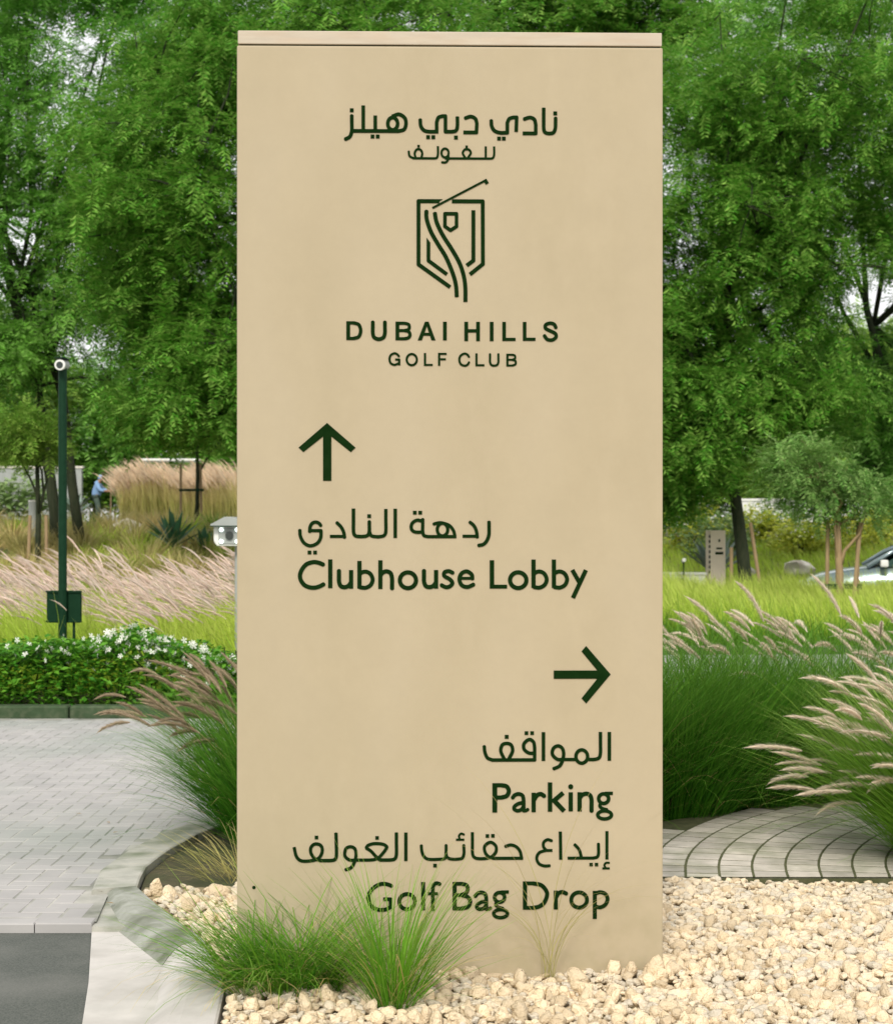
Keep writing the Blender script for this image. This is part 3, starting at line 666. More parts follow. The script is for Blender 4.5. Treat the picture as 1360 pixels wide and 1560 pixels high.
l6(('l', 38, H_((1193, 138), (1260, 255))), ('l', 38, H_((1316, 139), (1199, 391))))
# parking lines
I6 = ((730, 1110), 6.476)
wd(('l', 35, [(1285, 38), (1285, 322)]), w=I6)
wd(('s', 34, [(1197, 38), (1197, 150), (1197, 245), (1182, 294), (1135, 309), (1080, 309)]), ('o', 34, (1012, 280, 58, 66)), ('l', 32, [(955, 309), (835, 309)]),
   ('s', 34, [(832, 309), (770, 306), (722, 258), (732, 198), (780, 174), (822, 203), (832, 270), (800, 365), (728, 403)]), w=I6)
wd(('l', 35, [(633, 38), (633, 322)]), w=I6)
wd(('s', 34, [(545, 246), (488, 243), (442, 205), (442, 150), (492, 110), (535, 135), (546, 190)]), ('l', 34, [(546, 185), (546, 312), (120, 312)]), ('s', 34, [(130, 312), (80, 290), (55, 235), (48, 172)]),
   ('s', 34, [(245, 300), (212, 225), (225, 165), (270, 148), (315, 165), (328, 225), (292, 300)]), ('d', 38, (270, 83)), ('d', 36, (465, 47)), ('d', 36, (521, 47)), w=I6)
J6 = ((740, 1185), 6.8)
def l7(*prims, w=J6): glyph('letter', list(prims), *w)
l7(('l', 50, [(92, 58), (92, 362)]), ('l', 42, [(92, 79), (160, 79)]), ('s', 44, [(158, 79), (215, 92), (238, 140), (215, 190), (158, 207)]), ('l', 42, [(92, 207), (160, 207)]))
def a7(dx, w): l7(('s', 40, [(275+dx, 212), (300+dx, 182), (340+dx, 170), (378+dx, 186), (390+dx, 225), (391+dx, 300), (393+dx, 350)]), ('s', 38, [(391+dx, 262), (340+dx, 270), (298+dx, 298), (294+dx, 328), (325+dx, 344), (365+dx, 334), (392+dx, 300)]), ('s', 34, [(392+dx, 320), (408+dx, 345), (438+dx, 330)]), w=w)
a7(0, J6)
l7(('l', 44, [(495, 158), (495, 360)]), ('s', 44, [(500, 230), (530, 185), (570, 172), (608, 195)]))
l7(('l', 46, [(665, 52), (665, 355)]), ('l', 46, [(802, 160), (690, 254)]), ('l', 48, [(700, 232), (812, 350)]))
l7(('c', 26, (880, 97)), ('l', 45, [(880, 155), (880, 352)]))
l7(('l', 45, [(972, 155), (972, 354)]), ('s', 44, [(975, 215), (1000, 182), (1045, 170), (1082, 188), (1096, 235), (1096, 300), (1096, 354)]))
def g7(dx, w, dy=0): l7(('o', 38, (1222+dx, 222, 52, 50)), ('l', 34, [(1235+dx, 167), (1318+dx, 167)]), ('s', 34, [(1192+dx, 268), (1182+dx, 300), (1212+dx, 325), (1260+dx, 338)]), ('o', 36, (1232+dx, 391, 72, 42)), w=w)
g7(0, J6)
K7 = ((440, 1255), 7.158)
wd(('l', 37, [(1275, 95), (1275, 405)]), w=K7)
wd(('s', 37, [(1172, 95), (1172, 200), (1172, 335), (1152, 382), (1100, 393), (985, 393)]), ('s', 34, [(990, 393), (940, 345), (895, 295), (842, 262)]), ('s', 34, [(842, 262), (865, 232), (920, 215), (985, 215), (1040, 226), (1072, 252)]), ('s', 34, [(1072, 250), (1040, 300), (985, 362), (930, 388), (870, 393)]), ('l', 34, [(880, 393), (735, 393)]), ('d', 38, (962, 152)),
   ('s', 35, [(735, 393), (662, 391), (612, 345), (622, 270), (672, 247), (720, 270), (733, 340), (712, 425), (675, 478), (615, 498)]), w=K7)
wd(('s', 37, [(515, 95), (518, 200), (520, 335), (505, 383), (460, 396), (340, 396)]), ('s', 35, [(345, 396), (285, 375), (245, 320), (240, 262), (268, 224), (305, 215), (345, 228), (366, 268), (358, 325), (320, 375), (250, 397), (140, 399), (85, 350), (60, 250)]), ('d', 38, (303, 145)), w=K7)
L8 = ((630, 1255), 8)
wd(('s', 38, [(1112, 282), (1185, 262), (1255, 288), (1300, 350), (1316, 440)]), ('l', 38, [(1334, 425), (960, 425)]), ('s', 38, [(980, 425), (915, 405), (870, 350), (866, 275), (935, 228), (1000, 272), (1002, 345), (950, 405), (880, 425), (790, 428), (740, 412), (717, 365), (716, 240), (715, 105)]), ('d', 43, (898, 152)), ('d', 43, (965, 150)), w=L8)
wd(('s', 37, [(610, 260), (612, 310), (612, 370), (592, 420), (540, 432), (460, 432), (412, 412), (395, 370), (395, 310), (395, 260)]), ('s', 37, [(395, 370), (380, 422), (330, 432), (180, 432), (120, 390), (98, 325), (93, 260)]), ('d', 44, (260, 510)),
   ('s', 26, [(617, 135), (578, 122), (552, 150), (562, 190)]), ('l', 26, [(515, 196), (617, 196)]), w=L8)
M8 = ((790, 1255), 8.5)
wd(('l', 40, [(1145, 105), (1145, 472)]), ('s', 26, [(1177, 516), (1135, 516), (1112, 545), (1128, 580)]), ('l', 26, [(1085, 588), (1182, 588)]), w=M8)
wd(('s', 40, [(1035, 265), (1036, 330), (1036, 395), (1018, 440), (965, 453)]), ('l', 38, [(970, 453), (635, 453)]), ('s', 40, [(722, 272), (785, 345), (812, 440)]), ('d', 44, (940, 538)), ('d', 44, (1010, 538)), w=M8)
wd(('l', 42, [(540, 108), (545, 472)]), w=M8)
wd(('s', 38, [(432, 228), (375, 212), (325, 245), (322, 305), (360, 352)]), ('l', 36, [(437, 352), (350, 352)]), ('s', 38, [(352, 352), (268, 380), (233, 450), (262, 522), (330, 552), (408, 550)]), w=M8)
N7 = ((550, 1335), 6.8)
O_ = lambda *P: [(a+1292, b) for a, b in P]
l7(('s', 40, [(318, 100), (268, 80), (205, 78), (135, 112), (82, 180), (80, 255), (120, 318), (185, 345), (255, 342), (305, 318)]), ('l', 38, [(228, 236), (305, 236), (305, 335)]), w=N7)
l7(('o', 40, (476, 262, 81, 79)), w=N7)
l7(('l', 42, [(642, 60), (642, 352)]), w=N7)
l7(('s', 38, [(818, 82), (778, 72), (748, 98), (742, 150), (742, 220), (742, 290), (742, 352)]), ('l', 30, [(690, 181), (795, 181)]), w=N7)
l7(('l', 44, [(968, 60), (968, 354)]), ('l', 38, [(968, 79), (1040, 79)]), ('s', 40, [(1036, 79), (1088, 92), (1104, 130), (1088, 172), (1036, 195)]), ('l', 36, [(968, 197), (1045, 197)]), ('s', 42, [(1040, 197), (1105, 218), (1130, 265), (1105, 318), (1040, 336)]), ('l', 38, [(968, 336), (1045, 336)]), w=N7)
a7(905, N7)
g7(1292-1080, N7)
l7(('l', 44, O_((405, 58), (405, 350))), ('l', 38, O_((405, 78), (490, 78))), ('s', 42, O_((485, 78), (575, 98), (628, 160), (632, 215), (600, 285), (545, 322), (485, 332))), ('l', 38, O_((405, 332), (490, 332))), w=N7)
l7(('l', 42, O_((725, 155), (725, 350))), ('s', 42, O_((728, 225), (755, 182), (795, 170), (838, 188))), w=N7)
l7(('o', 40, O_((967, 253))[0]+(82, 79)), w=N7)
l7(('l', 42, O_((1130, 160), (1130, 450))), ('s', 40, O_((1130, 190), (1185, 173), (1240, 192), (1263, 245), (1240, 302), (1190, 330), (1135, 322))), w=N7)

link('fixing_hole', MB().tube([(-.597, -.0015, .258), (-.597, .004, .258)], .0055, 10).mesh('fixing_hole', M_letter), sign)

# ------------------------------------------------------------------ grasses
def plume_variant(seed, L=.17, rad=.011, bend=.9, nb=150, bl=.020):
    r = np.random.default_rng(100+seed)
    t = np.linspace(0, 1, 9); th = bend*t**1.2
    P = np.zeros((9, 3)); P[1:, 0] = np.cumsum(np.sin(th[:-1]))*L/8; P[1:, 2] = np.cumsum(np.cos(th[:-1]))*L/8
    rr = rad*.34*np.sin(np.clip(t*1.02+.06, 0, 1)*PI)**.6+.0006
    mb = MB().tube(P, list(rr), 5)
    V0 = np.array(mb.v); F0 = [f for f in mb.f if len(f) == 4]
    Fq = []
    for f in F0: Fq += [(f[0], f[1], f[2]), (f[0], f[2], f[3])]
    s = r.uniform(.0, .97, nb); a = r.uniform(0, 2*PI, nb)
    C = np.stack([np.interp(s, t, P[:, i]) for i in range(3)], 1); th_ = np.interp(s, t, th)
    T = np.stack([np.sin(th_), np.zeros(nb), np.cos(th_)], 1); Nn = np.stack([np.cos(th_), np.zeros(nb), -np.sin(th_)], 1); Bn = np.array([0, 1, 0])[None]
    O = Nn*np.cos(a)[:, None]+Bn*np.sin(a)[:, None]; S = np.cross(T, O)
    k = (np.sin(np.clip(s+.08, 0, 1)*PI)**.5)[:, None]
    tip = C+O*rad*1.25*k*r.uniform(.6, 1.25, (nb, 1))+T*bl*r.uniform(.5, 1.2, (nb, 1))
    b0 = C+O*rr.mean()*.5; w = .0013
    V = np.concatenate([V0]+[np.stack([b0-S*w, b0+S*w, tip], 1).reshape(-1, 3)])
    F = np.concatenate([np.array(Fq), (np.arange(nb*3).reshape(-1, 3)+len(V0))])
    return V, F
PVAR = [plume_variant(i, L=.13+.012*i, rad=.0125+.001*(i % 4), bend=.35+.14*(i % 5), nb=420, bl=.026) for i in range(8)]
PMESH = [mesh_np('plume', V, F, M_plume) for V, F in PVAR]
PMESHD = [mesh_np('plume', V, F, M_plumeD) for V, F in PVAR]
def grass_clump(name, label, loc, nb, H, spread, rad=.16, m=M_bladeD, nplumes=0, paz=PI, pazs=.8, plen=(1.0, 1.25), pmesh=PMESH, lean0=.08, w=.0045,
                dry=.0, group=None, seed=1, droopk=1.3, cat='ornamental grass', az_bias=None, pscale=1.0, plean=(.35, .9)):
    r = np.random.default_rng(seed)
    root = thing(name, label, cat, loc, 0, group)
    a = r.uniform(0, 2*PI, nb); rr = rad*np.sqrt(r.uniform(0, 1, nb))
    base = np.stack([rr*np.cos(a)*spread[0], rr*np.sin(a)*spread[1], np.full(nb, -.01)], 1)
    az = np.where(r.random(nb) < .75, a, r.uniform(0, 2*PI, nb))
    if az_bias is not None:
        k = r.random(nb) < az_bias[1]; az = np.where(k, r.normal(az_bias[0], .6, nb), az)
    L = H*r.uniform(.55, 1.2, nb); lean = lean0+np.abs(r.normal(0, .28, nb))+.3*rr/rad; droop = r.uniform(.3, droopk, nb)
    V, F, al, *_ = blades(base, az, L, w*r.uniform(.7, 1.3, nb), lean, droop, 6, r=r)
    o = link('blades', mesh_np('blades', V, F, m, along=al), root); o['kind'] = 'stuff'
    if dry:
        n = int(nb*dry); i = r.integers(0, nb, n)
        V, F, al, *_ = blades(base[i], r.uniform(0, 2*PI, n), L[i]*.9, np.full(n, w*.8), lean[i]+.25, droop[i]+.3, 5, r=r)
        o = link('dry_blades', mesh_np('dry_blades', V, F, M_bladeT, along=al), root); o['kind'] = 'stuff'
    if nplumes:
        n = nplumes; i = r.integers(0, nb, n)
        azp = r.normal(paz, pazs, n); Lp = H*r.uniform(plen[0], plen[1], n)
        V, F, al, P, th, aze = blades(base[i], azp, Lp, np.full(n, .0028), r.uniform(plean[0], plean[1], n), r.uniform(.3, .8, n), 6, jit=.05, r=r)
        o = link('stems', mesh_np('stems', V, F, M_bladeO, along=al), root); o['kind'] = 'stuff'
        for k in range(n):
            s = r.uniform(.8, 1.25)*pscale
            link('plume', pmesh[int(r.integers(0, 8))], root, tuple(P[k, -1]), (0, float(th[k]), float(aze[k])), (s, s, s))
    return root
# foot of the sign
grass_clump('grass_clump', 'arching dark green grass clump at the left foot of the sign, sweeping over the kerb', (-.47, 5.30, 0), 620, .40, (1.5, .7), rad=.12, m=M_bladeM, dry=.22, seed=3, droopk=1.9, az_bias=(PI*1.03, .38), lean0=.25, w=.0035, cat='grass')
uroot = COL.objects[-1] if False else [o for o in COL.objects if o.get('label', '').startswith('arching dark green grass clump')][0]
ru = np.random.default_rng(13); nu = 420; au = np.where(ru.random(nu) < .6, ru.normal(PI, .5, nu), ru.normal(0, .6, nu))
V, F, al, *_ = blades(np.stack([ru.normal(.03, .09, nu), ru.normal(0, .04, nu), np.full(nu, -.01)], 1), au, ru.uniform(.18, .46, nu), ru.uniform(.0025, .004, nu), ru.uniform(.5, 1.1, nu), ru.uniform(.3, 1.1, nu), 7, r=ru)
link('lower_blades', mesh_np('lower_blades', V, F, M_bladeD, along=al), uroot)['kind'] = 'stuff'
grass_clump('grass_clump', 'upright bright green grass tuft in front of the word Golf', (-.15, 5.10, 0), 330, .43, (1.0, .6), rad=.055, m=M_bladeM, dry=.15, seed=5, droopk=.9, lean0=.05, w=.0034, cat='grass')
r_ = np.random.default_rng(11)
root = thing('grass_clump', 'thin tuft of long wiry blades at the sign foot under the word Drop', 'grass', (.31, 5.42, 0), 0)
n = 30; az = np.concatenate([r_.normal(-.1, .3, 15), r_.normal(PI+.1, .3, 15)]); L = np.where(r_.random(n) < .5, r_.uniform(.45, .78, n), r_.uniform(.2, .45, n))
V, F, al, *_ = blades(np.stack([r_.normal(0, .012, n), r_.normal(0, .008, n), np.zeros(n)], 1), az-.15*np.sign(np.cos(az)), L, r_.uniform(.0018, .0028, n), r_.uniform(.02, .4, n), r_.uniform(.6, 2.5, n), 10, r=r_)
link('blades', mesh_np('blades', V, F, M_bladeO, along=al), root)
# left, behind the sign edge
grass_clump('fountain_grass', 'fountain grass clump between the kerb and the left edge of the sign, plumes leaning over the paving', (-.76, 7.9, 0), 2900, .68, (.8, 1.6), rad=.22, seed=21,
            nplumes=34, paz=PI, pazs=.5, plen=(.85, 1.1), pmesh=PMESHD, dry=.05, plean=(.1, .6), pscale=1.0, az_bias=(PI, .15))
grass_clump('fountain_grass', 'second fountain grass clump just behind, at the left edge of the sign', (-.72, 8.5, 0), 1500, .85, (1.1, 1.3), rad=.24, seed=22, nplumes=14, paz=PI, pazs=.6, plen=(.9, 1.1), pmesh=PMESHD)
grass_clump('grass_clump', 'sparse pale grass in the soil pocket beside the kerb', (-.78, 7.02, 0), 160, .30, (1.4, 1), rad=.14, m=M_bladeO, seed=24, droopk=1.0, az_bias=(PI*.95, .6), lean0=.4, w=.003, cat='grass')
# right bed behind the path
RB = [((.62, 8.55), 23, 1900), ((1.05, 8.75), 31, 2500), ((1.50, 9.05), 32, 2500), ((1.95, 9.25), 33, 2300), ((2.42, 9.4), 34, 1700), ((1.25, 9.5), 35, 1500), ((2.95, 9.5), 36, 1000)]
RL = ['dark green fountain grass clump hidden mostly behind the right edge of the sign', 'dark green fountain grass clump touching the right edge of the sign', 'second dark green fountain grass clump from the right edge of the sign, behind the path',
      'third dark green fountain grass clump from the right edge of the sign', 'fountain grass clump behind the plumes of the big right-hand clump', 'fountain grass clump in the second row, its plumes above the first row', 'fountain grass clump at the far right end of the bed behind the path']
for ((x, y), sd_, nb), lb in zip(RB, RL):
    grass_clump('fountain_grass', lb, (x, y-.10, -.02), int(nb*1.25), .97, (1.2, 1.1), rad=.26, seed=sd_, droopk=1.15, dry=.05, nplumes=24, paz=PI*.98, pazs=.55, plen=(.78, 1.0), plean=(.05, .45), group='fountain grasses right of the sign')
grass_clump('fountain_grass', 'big fountain grass clump at the right edge of the photo with pink plumes arching left over the path', (2.22, 7.38, -.01), 6500, .84, (1.3, 1.0), rad=.26, seed=41, m=M_bladeM,
            nplumes=92, paz=PI*.99, pazs=.38, plen=(.62, .98), plean=(.1, .9), az_bias=(PI, .15), pscale=1.0, group='fountain grasses right of the sign')

def field(name, label, n, xr, yr, H, m, mp, npl, lean=(.1, .5), w=.008, paz=PI, seed=51, plh=(1.0, 1.3), pl_s=1.3, mask=None, plume_lean=(.25, .75), segs=4, pstuff='plumes', droop=(.3, 1.2)):
    r = np.random.default_rng(seed)
    x = r.uniform(*xr, n); y = r.uniform(*yr, n)
    if mask is not None: k = mask(x, y); x, y = x[k], y[k]
    n = len(x); hmod = 1+.28*vnoise(x, y, 2.2, seed)
    V, F, al, *_ = blades(np.stack([x, y, terr(x, y)-.01], 1), r.normal(paz, 1.0, n), H*hmod*r.uniform(.6, 1.15, n), w*r.uniform(.7, 1.3, n), r.uniform(*lean, n), r.uniform(*droop, n), segs, r=r)
    o = struct(name, mesh_np(name, V, F, m, along=al), label, kind='stuff')
    if npl:
        x = r.uniform(*xr, npl); y = r.uniform(*yr, npl)
        if mask is not None: k = mask(x, y); x, y = x[k], y[k]
        q = len(x); hmod = 1+.28*vnoise(x, y, 2.2, seed)
        V, F, al, P, th, aze = blades(np.stack([x, y, terr(x, y)], 1), r.normal(paz, .35, q), H*hmod*r.uniform(plh[0], plh[1], q), np.full(q, .003), r.uniform(*plume_lean, q), r.uniform(.2, .5, q), 4, r=r)
        TV, TF = plume_variant(60, L=.17, rad=.012, bend=.55, nb=34, bl=.03)
        V2, F2 = scatter(TV, TF, P[:, -1], rotmats(aze, th, np.zeros(q)), pl_s*r.uniform(.7, 1.3, q))
        F2q = np.concatenate([F2, F2[:, 2:3]], 1)
        o2 = link(pstuff, mesh_np(pstuff, V2, F2, mp), o); o2['kind'] = 'stuff'
    return o
field('meadow_grass', 'lime green ornamental grass with pinkish plumes behind the flowering hedge', 26000, (-6.2, -.6), (14.05, 19.5), .72, M_bladeL, M_plumeF, 2300, mask=lambda x, y: (np.abs(x/y) < .3) & (y > kerb_y(x)+.9), seed=51)
field('lawn_meadow', 'soft lime green grass beyond the road on the right', 52000, (1.2, 9.0), (19.55, 28.2), .60, M_bladeL, M_plumeF, 0, mask=lambda x, y: (np.abs(x/y) < .28) & (y > kerb_y(x)+.12), seed=52, w=.010, lean=(.05, .4))
field('verge_grass', 'fringe of green grass hanging over the far kerb on the right', 4500, (2.2, 7), (19.45, 20.2), .50, M_bladeM, M_plumeF, 0, seed=58, w=.010, paz=-PI/2, lean=(.3, 1.0), droop=(.5, 1.8))
field('roadside_grass', 'green grass verge between the road and the pale wall, right of the sign', 5000, (.6, 2.6), (15.5, 19.5), .5, M_bladeL, M_plumeF, 60, mask=lambda x, y: (y > kerb_y(x)+.3), seed=57, w=.010)
field('slope_grass', 'yellow green grass on the slope behind the pale wall', 12000, (2.5, 12), (33.5, 47), .40, M_bladeL, M_plumeF, 0, mask=lambda x, y: (np.abs(x/y) < .28), seed=53, w=.018, segs=3)
field('tall_grass', 'tall tan feathery grass beside the gardener', 11000, (-7.95, -5.0), (44, 47.5), 1.0, M_bladeO, M_plumeTan, 2300, mask=lambda x, y: x > -9, seed=54, w=.02, segs=3, pl_s=2.1, plh=(.85, 1.15), lean=(.02, .3), plume_lean=(.02, .3), droop=(.1, .5))

# mounds of tawny tufts on the left slope
def tuft_mesh(name, m, seed, nb=150, H=.42, w=.012):
    r = np.random.default_rng(seed); a = r.uniform(0, 2*PI, nb); rr = .12*np.sqrt(r.uniform(0, 1, nb))
    V, F, al, *_ = blades(np.stack([rr*np.cos(a), rr*np.sin(a), np.full(nb, -.03)], 1), a, H*r.uniform(.6, 1.1, nb), w*r.uniform(.7, 1.2, nb), .15+2.2*rr, r.uniform(.5, 1.6, nb), 4, r=r)
    return mesh_np(name, V, F, m, along=al)
TM = [tuft_mesh('grass_tuft', m, i, H=h) for i, (m, h) in enumerate([(M_bladeO, .42), (M_bladeO, .5), (M_bladeT, .40), (M_bladeL, .40), (M_bladeM, .38)])]
r_ = np.random.default_rng(61); cnt = 0
tl = ['tawny low grass tuft on the planted slope at left', 'taller tawny grass tuft on the planted slope at left', 'dry brown grass tuft on the planted slope at left', 'lime green grass tuft on the planted slope at left', 'mid green grass tuft on the planted slope at left']
for j in range(19):
    y = 20.3+j*.85
    for i in range(17):
        x = -y*.262+i*.36*(y/25)+r_.uniform(-.12, .12)+(j % 2)*.2
        if x > -y*.112 or y > 32 or cnt >= 290: continue
        k = int(r_.choice(5, p=[.34, .2, .18, .2, .08])); s = r_.uniform(.9, 1.45)
        o = thing('grass_tuft', tl[k], 'grass tuft', (x, y+r_.uniform(-.4, .4), float(terr(x, y))), r_.uniform(0, 6.3), 'grass tufts on the planted slope', TM[k]); o.scale = (s, s, s); cnt += 1
for i in range(26):
    x = r_.uniform(2.8, 10); y = r_.uniform(30, 36); k = int(r_.choice([0, 2, 3]))
    if abs(x/y) > .26 or x > 5.4: continue
    thing('grass_tuft', 'tawny grass tuft on the ground behind the pale wall', 'grass tuft', (x, y, float(terr(x, y))), r_.uniform(0, 6.3), 'grass tufts behind the pale wall', TM[k])

# ------------------------------------------------------------------ flowering hedge
hedge = thing('hedge', 'low glossy green hedge dotted with white flowers along the far kerb', 'hedge')
def hedge_top(x):
    px = 680+2750*x/13.4
    y = np.interp(px, [-60, 0, 60, 120, 160, 200, 250, 300, 340, 370], [985, 982, 982, 972, 972, 958, 975, 988, 1002, 1008])
    return 1.36-(y-800)/205
r_ = np.random.default_rng(71); n = 30000
x = r_.uniform(-5.2, -1.15, n); depth = r_.random(n)**1.1; y = kerb_y(x)+.10+depth*.75+.06*vnoise(x, x, 6, 1)
ht = hedge_top(x)+.05*vnoise(x, y, 5, 2); z = .03+(ht-.03)*r_.random(n)**.85
k = (depth < .32) | (z > ht-.16); x, y, z, ht = x[k], y[k], z[k], ht[k]; n = len(x)
front = .10*np.clip((z/ht), 0, 1)**2; y = y+front*.5
LV = np.array([(0, 0, 0), (.42, .27, .05), (1, 0, -.04), (.42, -.27, .05)]); LF = np.array([(0, 1, 2), (0, 2, 3)])
V, F = scatter(LV, LF, np.stack([x, y, z], 1), rotmats(r_.uniform(0, 2*PI, n), r_.uniform(-.9, .7, n), r_.uniform(0, 6.3, n)), r_.uniform(.045, .075, n))
o = link('foliage', mesh_np('foliage', V, F, M_hleaf), hedge); o['kind'] = 'stuff'
tw = MB()
for i in range(60):
    a = r_.uniform(-5.2, -1.3); b = float(kerb_y(a))+r_.uniform(.3, .6); tw.tube([(a, b, 0), (a+r_.uniform(-.1, .1), b-.1, .3), (a+r_.uniform(-.2, .2), b-.15, .45)], [.008, .006, .003], 5)
link('twigs', tw.mesh('twigs', M_bark), hedge)['kind'] = 'stuff'
V = [(0, 0, .002)]; F = []
for p in range(5):
    a = 2*PI*p/5
    V += [(.35*math.cos(a-.45), .35*math.sin(a-.45), .05), (math.cos(a-.28), math.sin(a-.28), .16), (math.cos(a+.28), math.sin(a+.28), .16), (.35*math.cos(a+.45), .35*math.sin(a+.45), .05)]
    b = 1+p*4; F += [(0, b, b+1, b+2), (0, b+2, b+3, b+3)]
fl = MB().add(V, [f if f[2] != f[3] else f[:3] for f in F]).mesh('flower', M_flower)
for i in range(295):
    x = r_.uniform(-4.1, -1.25); px = 680+2750*x/13.3
    if r_.random() < .35: x = r_.uniform(-2.6, -1.4)
    h = float(hedge_top(x)); z = h+r_.uniform(-.11, .045)-(.10 if r_.random() < .15 else 0); y = float(kerb_y(x))+r_.uniform(.02, .30)+max(0, .1+z-h)
    s = r_.uniform(.017, .029); link('flower', fl, hedge, (x, y, z), (r_.uniform(.6, 1.7), r_.uniform(-.5, .5), r_.uniform(0, 6.3)), (s, s, s))

# ------------------------------------------------------------------ trees
def spray_template(seed, npairs=7, L=1.0, droop=.5):
    r = np.random.default_rng(seed); V = []; F = []
    t = np.linspace(.12, 1, npairs)
    for i, s in enumerate(t):
        cx = L*s; cz = -droop*s*s*.5; ll = .27*math.sin((.25+.7*s)*PI*.9)+.10
        for sg in (-1, 1):
            a = r.uniform(.75, 1.1)*sg; d = np.array([math.cos(a), math.sin(a), r.uniform(-.5, .15)]); e = np.array([-math.sin(a), math.cos(a), r.uniform(-.4, .4)])
            b = np.array([cx, 0, cz]); k = len(V); V += [b-e*.025, b+d*ll*.5+e*.065, b+d*ll]; F.append((k, k+1, k+2))
            
    k = len(V); V += [np.array([0, 0, 0.]), np.array([0, .02, 0]), np.array([L, 0, -droop*.5])]; F.append((k, k+1, k+2))
    return np.array(V), np.array(F)
SPR = [spray_template(s) for s in range(4)]
def make_tree(label, base, trunk, crown, nclu, nspr, ssize, m, name='tree', seed=1, clu_r=(.45, .8), group=None, cat='tree', flat=.55, trunk_r=.13, mb_=M_bark, keep=None, limb=1.0, wide=1.0):
    """trunk: list of points relative to base; crown: ellipsoids (cx,cy,cz,rx,ry,rz,weight) relative to base"""
    r = np.random.default_rng(seed); root = thing(name, label, cat, base, 0, group)
    mb = MB(); npt = len(trunk); mb.tube(trunk, [trunk_r*(1-.45*i/(npt-1)) for i in range(npt)], 9)
    top_ = Vector(trunk[-1])
    Wt = np.array([c[6] for c in crown], float); Wt /= Wt.sum()
    cl = []
    for i in range(nclu):
        c = crown[int(r.choice(len(crown), p=Wt))]; d = r.normal(size=3); d /= np.linalg.norm(d); q = r.uniform(.25, 1)**.5
        p = np.array(c[:3])+d*q*np.array(c[3:6])
        if keep is not None and not keep(p[0]+base[0], p[1]+base[1], p[2]+base[2], r): continue
        cl.append((p, d))
    P = np.array([c[0] for c in cl])
    # limbs: from the trunk to a few centres, then twigs to the clusters
    nl = max(5, int(len(P)/9)); hub = P[r.choice(len(P), nl, replace=False)]*1.0
    for h in hub:
        a = Vector(trunk[int(r.integers(max(1, npt-3), npt))]); b = Vector(h)-Vector((0, 0, .15)); mid = a.lerp(b, .5)+Vector((r.normal(0, .15), r.normal(0, .15), .12*limb))*min(1, ssize/.34)**3
        rr = trunk_r*r.uniform(.28, .5); mb.tube([a, a.lerp(mid, .5)+Vector((r.normal(0, .06), 0, .03)), mid, mid.lerp(b, .5), b], [rr*.8, rr*.85, rr*.65, rr*.45, rr*.2], 6)
    for p in P:
        h = hub[np.argmin(((hub-p)**2).sum(1))]; a = Vector(h)-Vector((0, 0, .15)); b = Vector(p)
        if (a-b).length > .1: mb.tube([a, a.lerp(b, .5)+Vector((r.normal(0, .08), r.normal(0, .08), .05)), b], [trunk_r*.12, trunk_r*.08, trunk_r*.03], 4, cap=False)
    link('trunk', mb.mesh('trunk', mb_, smooth=True), root)
    parts = []
    for k in range(4):
        n = nspr//4; i = r.integers(0, len(P), n); C = P[i]; cr_ = r.uniform(clu_r[0], clu_r[1], len(P))[i]
        d = r.normal(size=(n, 3)); d /= np.linalg.norm(d, axis=1)[:, None]; rad = r.random(n)**.45
        pos = C+d*(rad*cr_)[:, None]*np.array([wide, wide, flat]); az = np.arctan2(d[:, 1], d[:, 0])+r.normal(0, .6, n)
        tilt = r.normal(.12, .55, n)-.3*d[:, 2]
        parts.append(scatter(SPR[k][0], SPR[k][1], pos, rotmats(az, tilt, np.zeros(n))@rotmats(np.zeros(n), np.zeros(n), np.zeros(n)), ssize*r.uniform(.7, 1.3, n)))
    V, F, _ = joinVF(parts)
    o = link('crown', mesh_np('crown', V, F, m), root); o['kind'] = 'stuff'
    return root
TR = 'tall feathery trees behind the sign'
GAPS = [(1325, 500, 62, 75), (1060, 445, 14, 20), (1160, 480, 22, 14), (1245, 290, 14, 10), (1290, 330, 22, 12), (88, 45, 34, 38), (12, 430, 20, 55), (105, 548, 80, 34), (45, 300, 16, 60), (100, 405, 26, 30), (240, 20, 40, 22)]
def gaps(x, y, z, r):
    px = 680+2750*x/y; py = 800-2750*(z-1.36)/y
    for a, b, c, d in GAPS:
        if ((px-a)/(c*1.5))**2+((py-b)/(d*1.5))**2 < 1 and r.random() < .8: return False
    return True
def px2(x, y, d): return (x-680)/2750*d, 1.36-(y-800)/2750*d
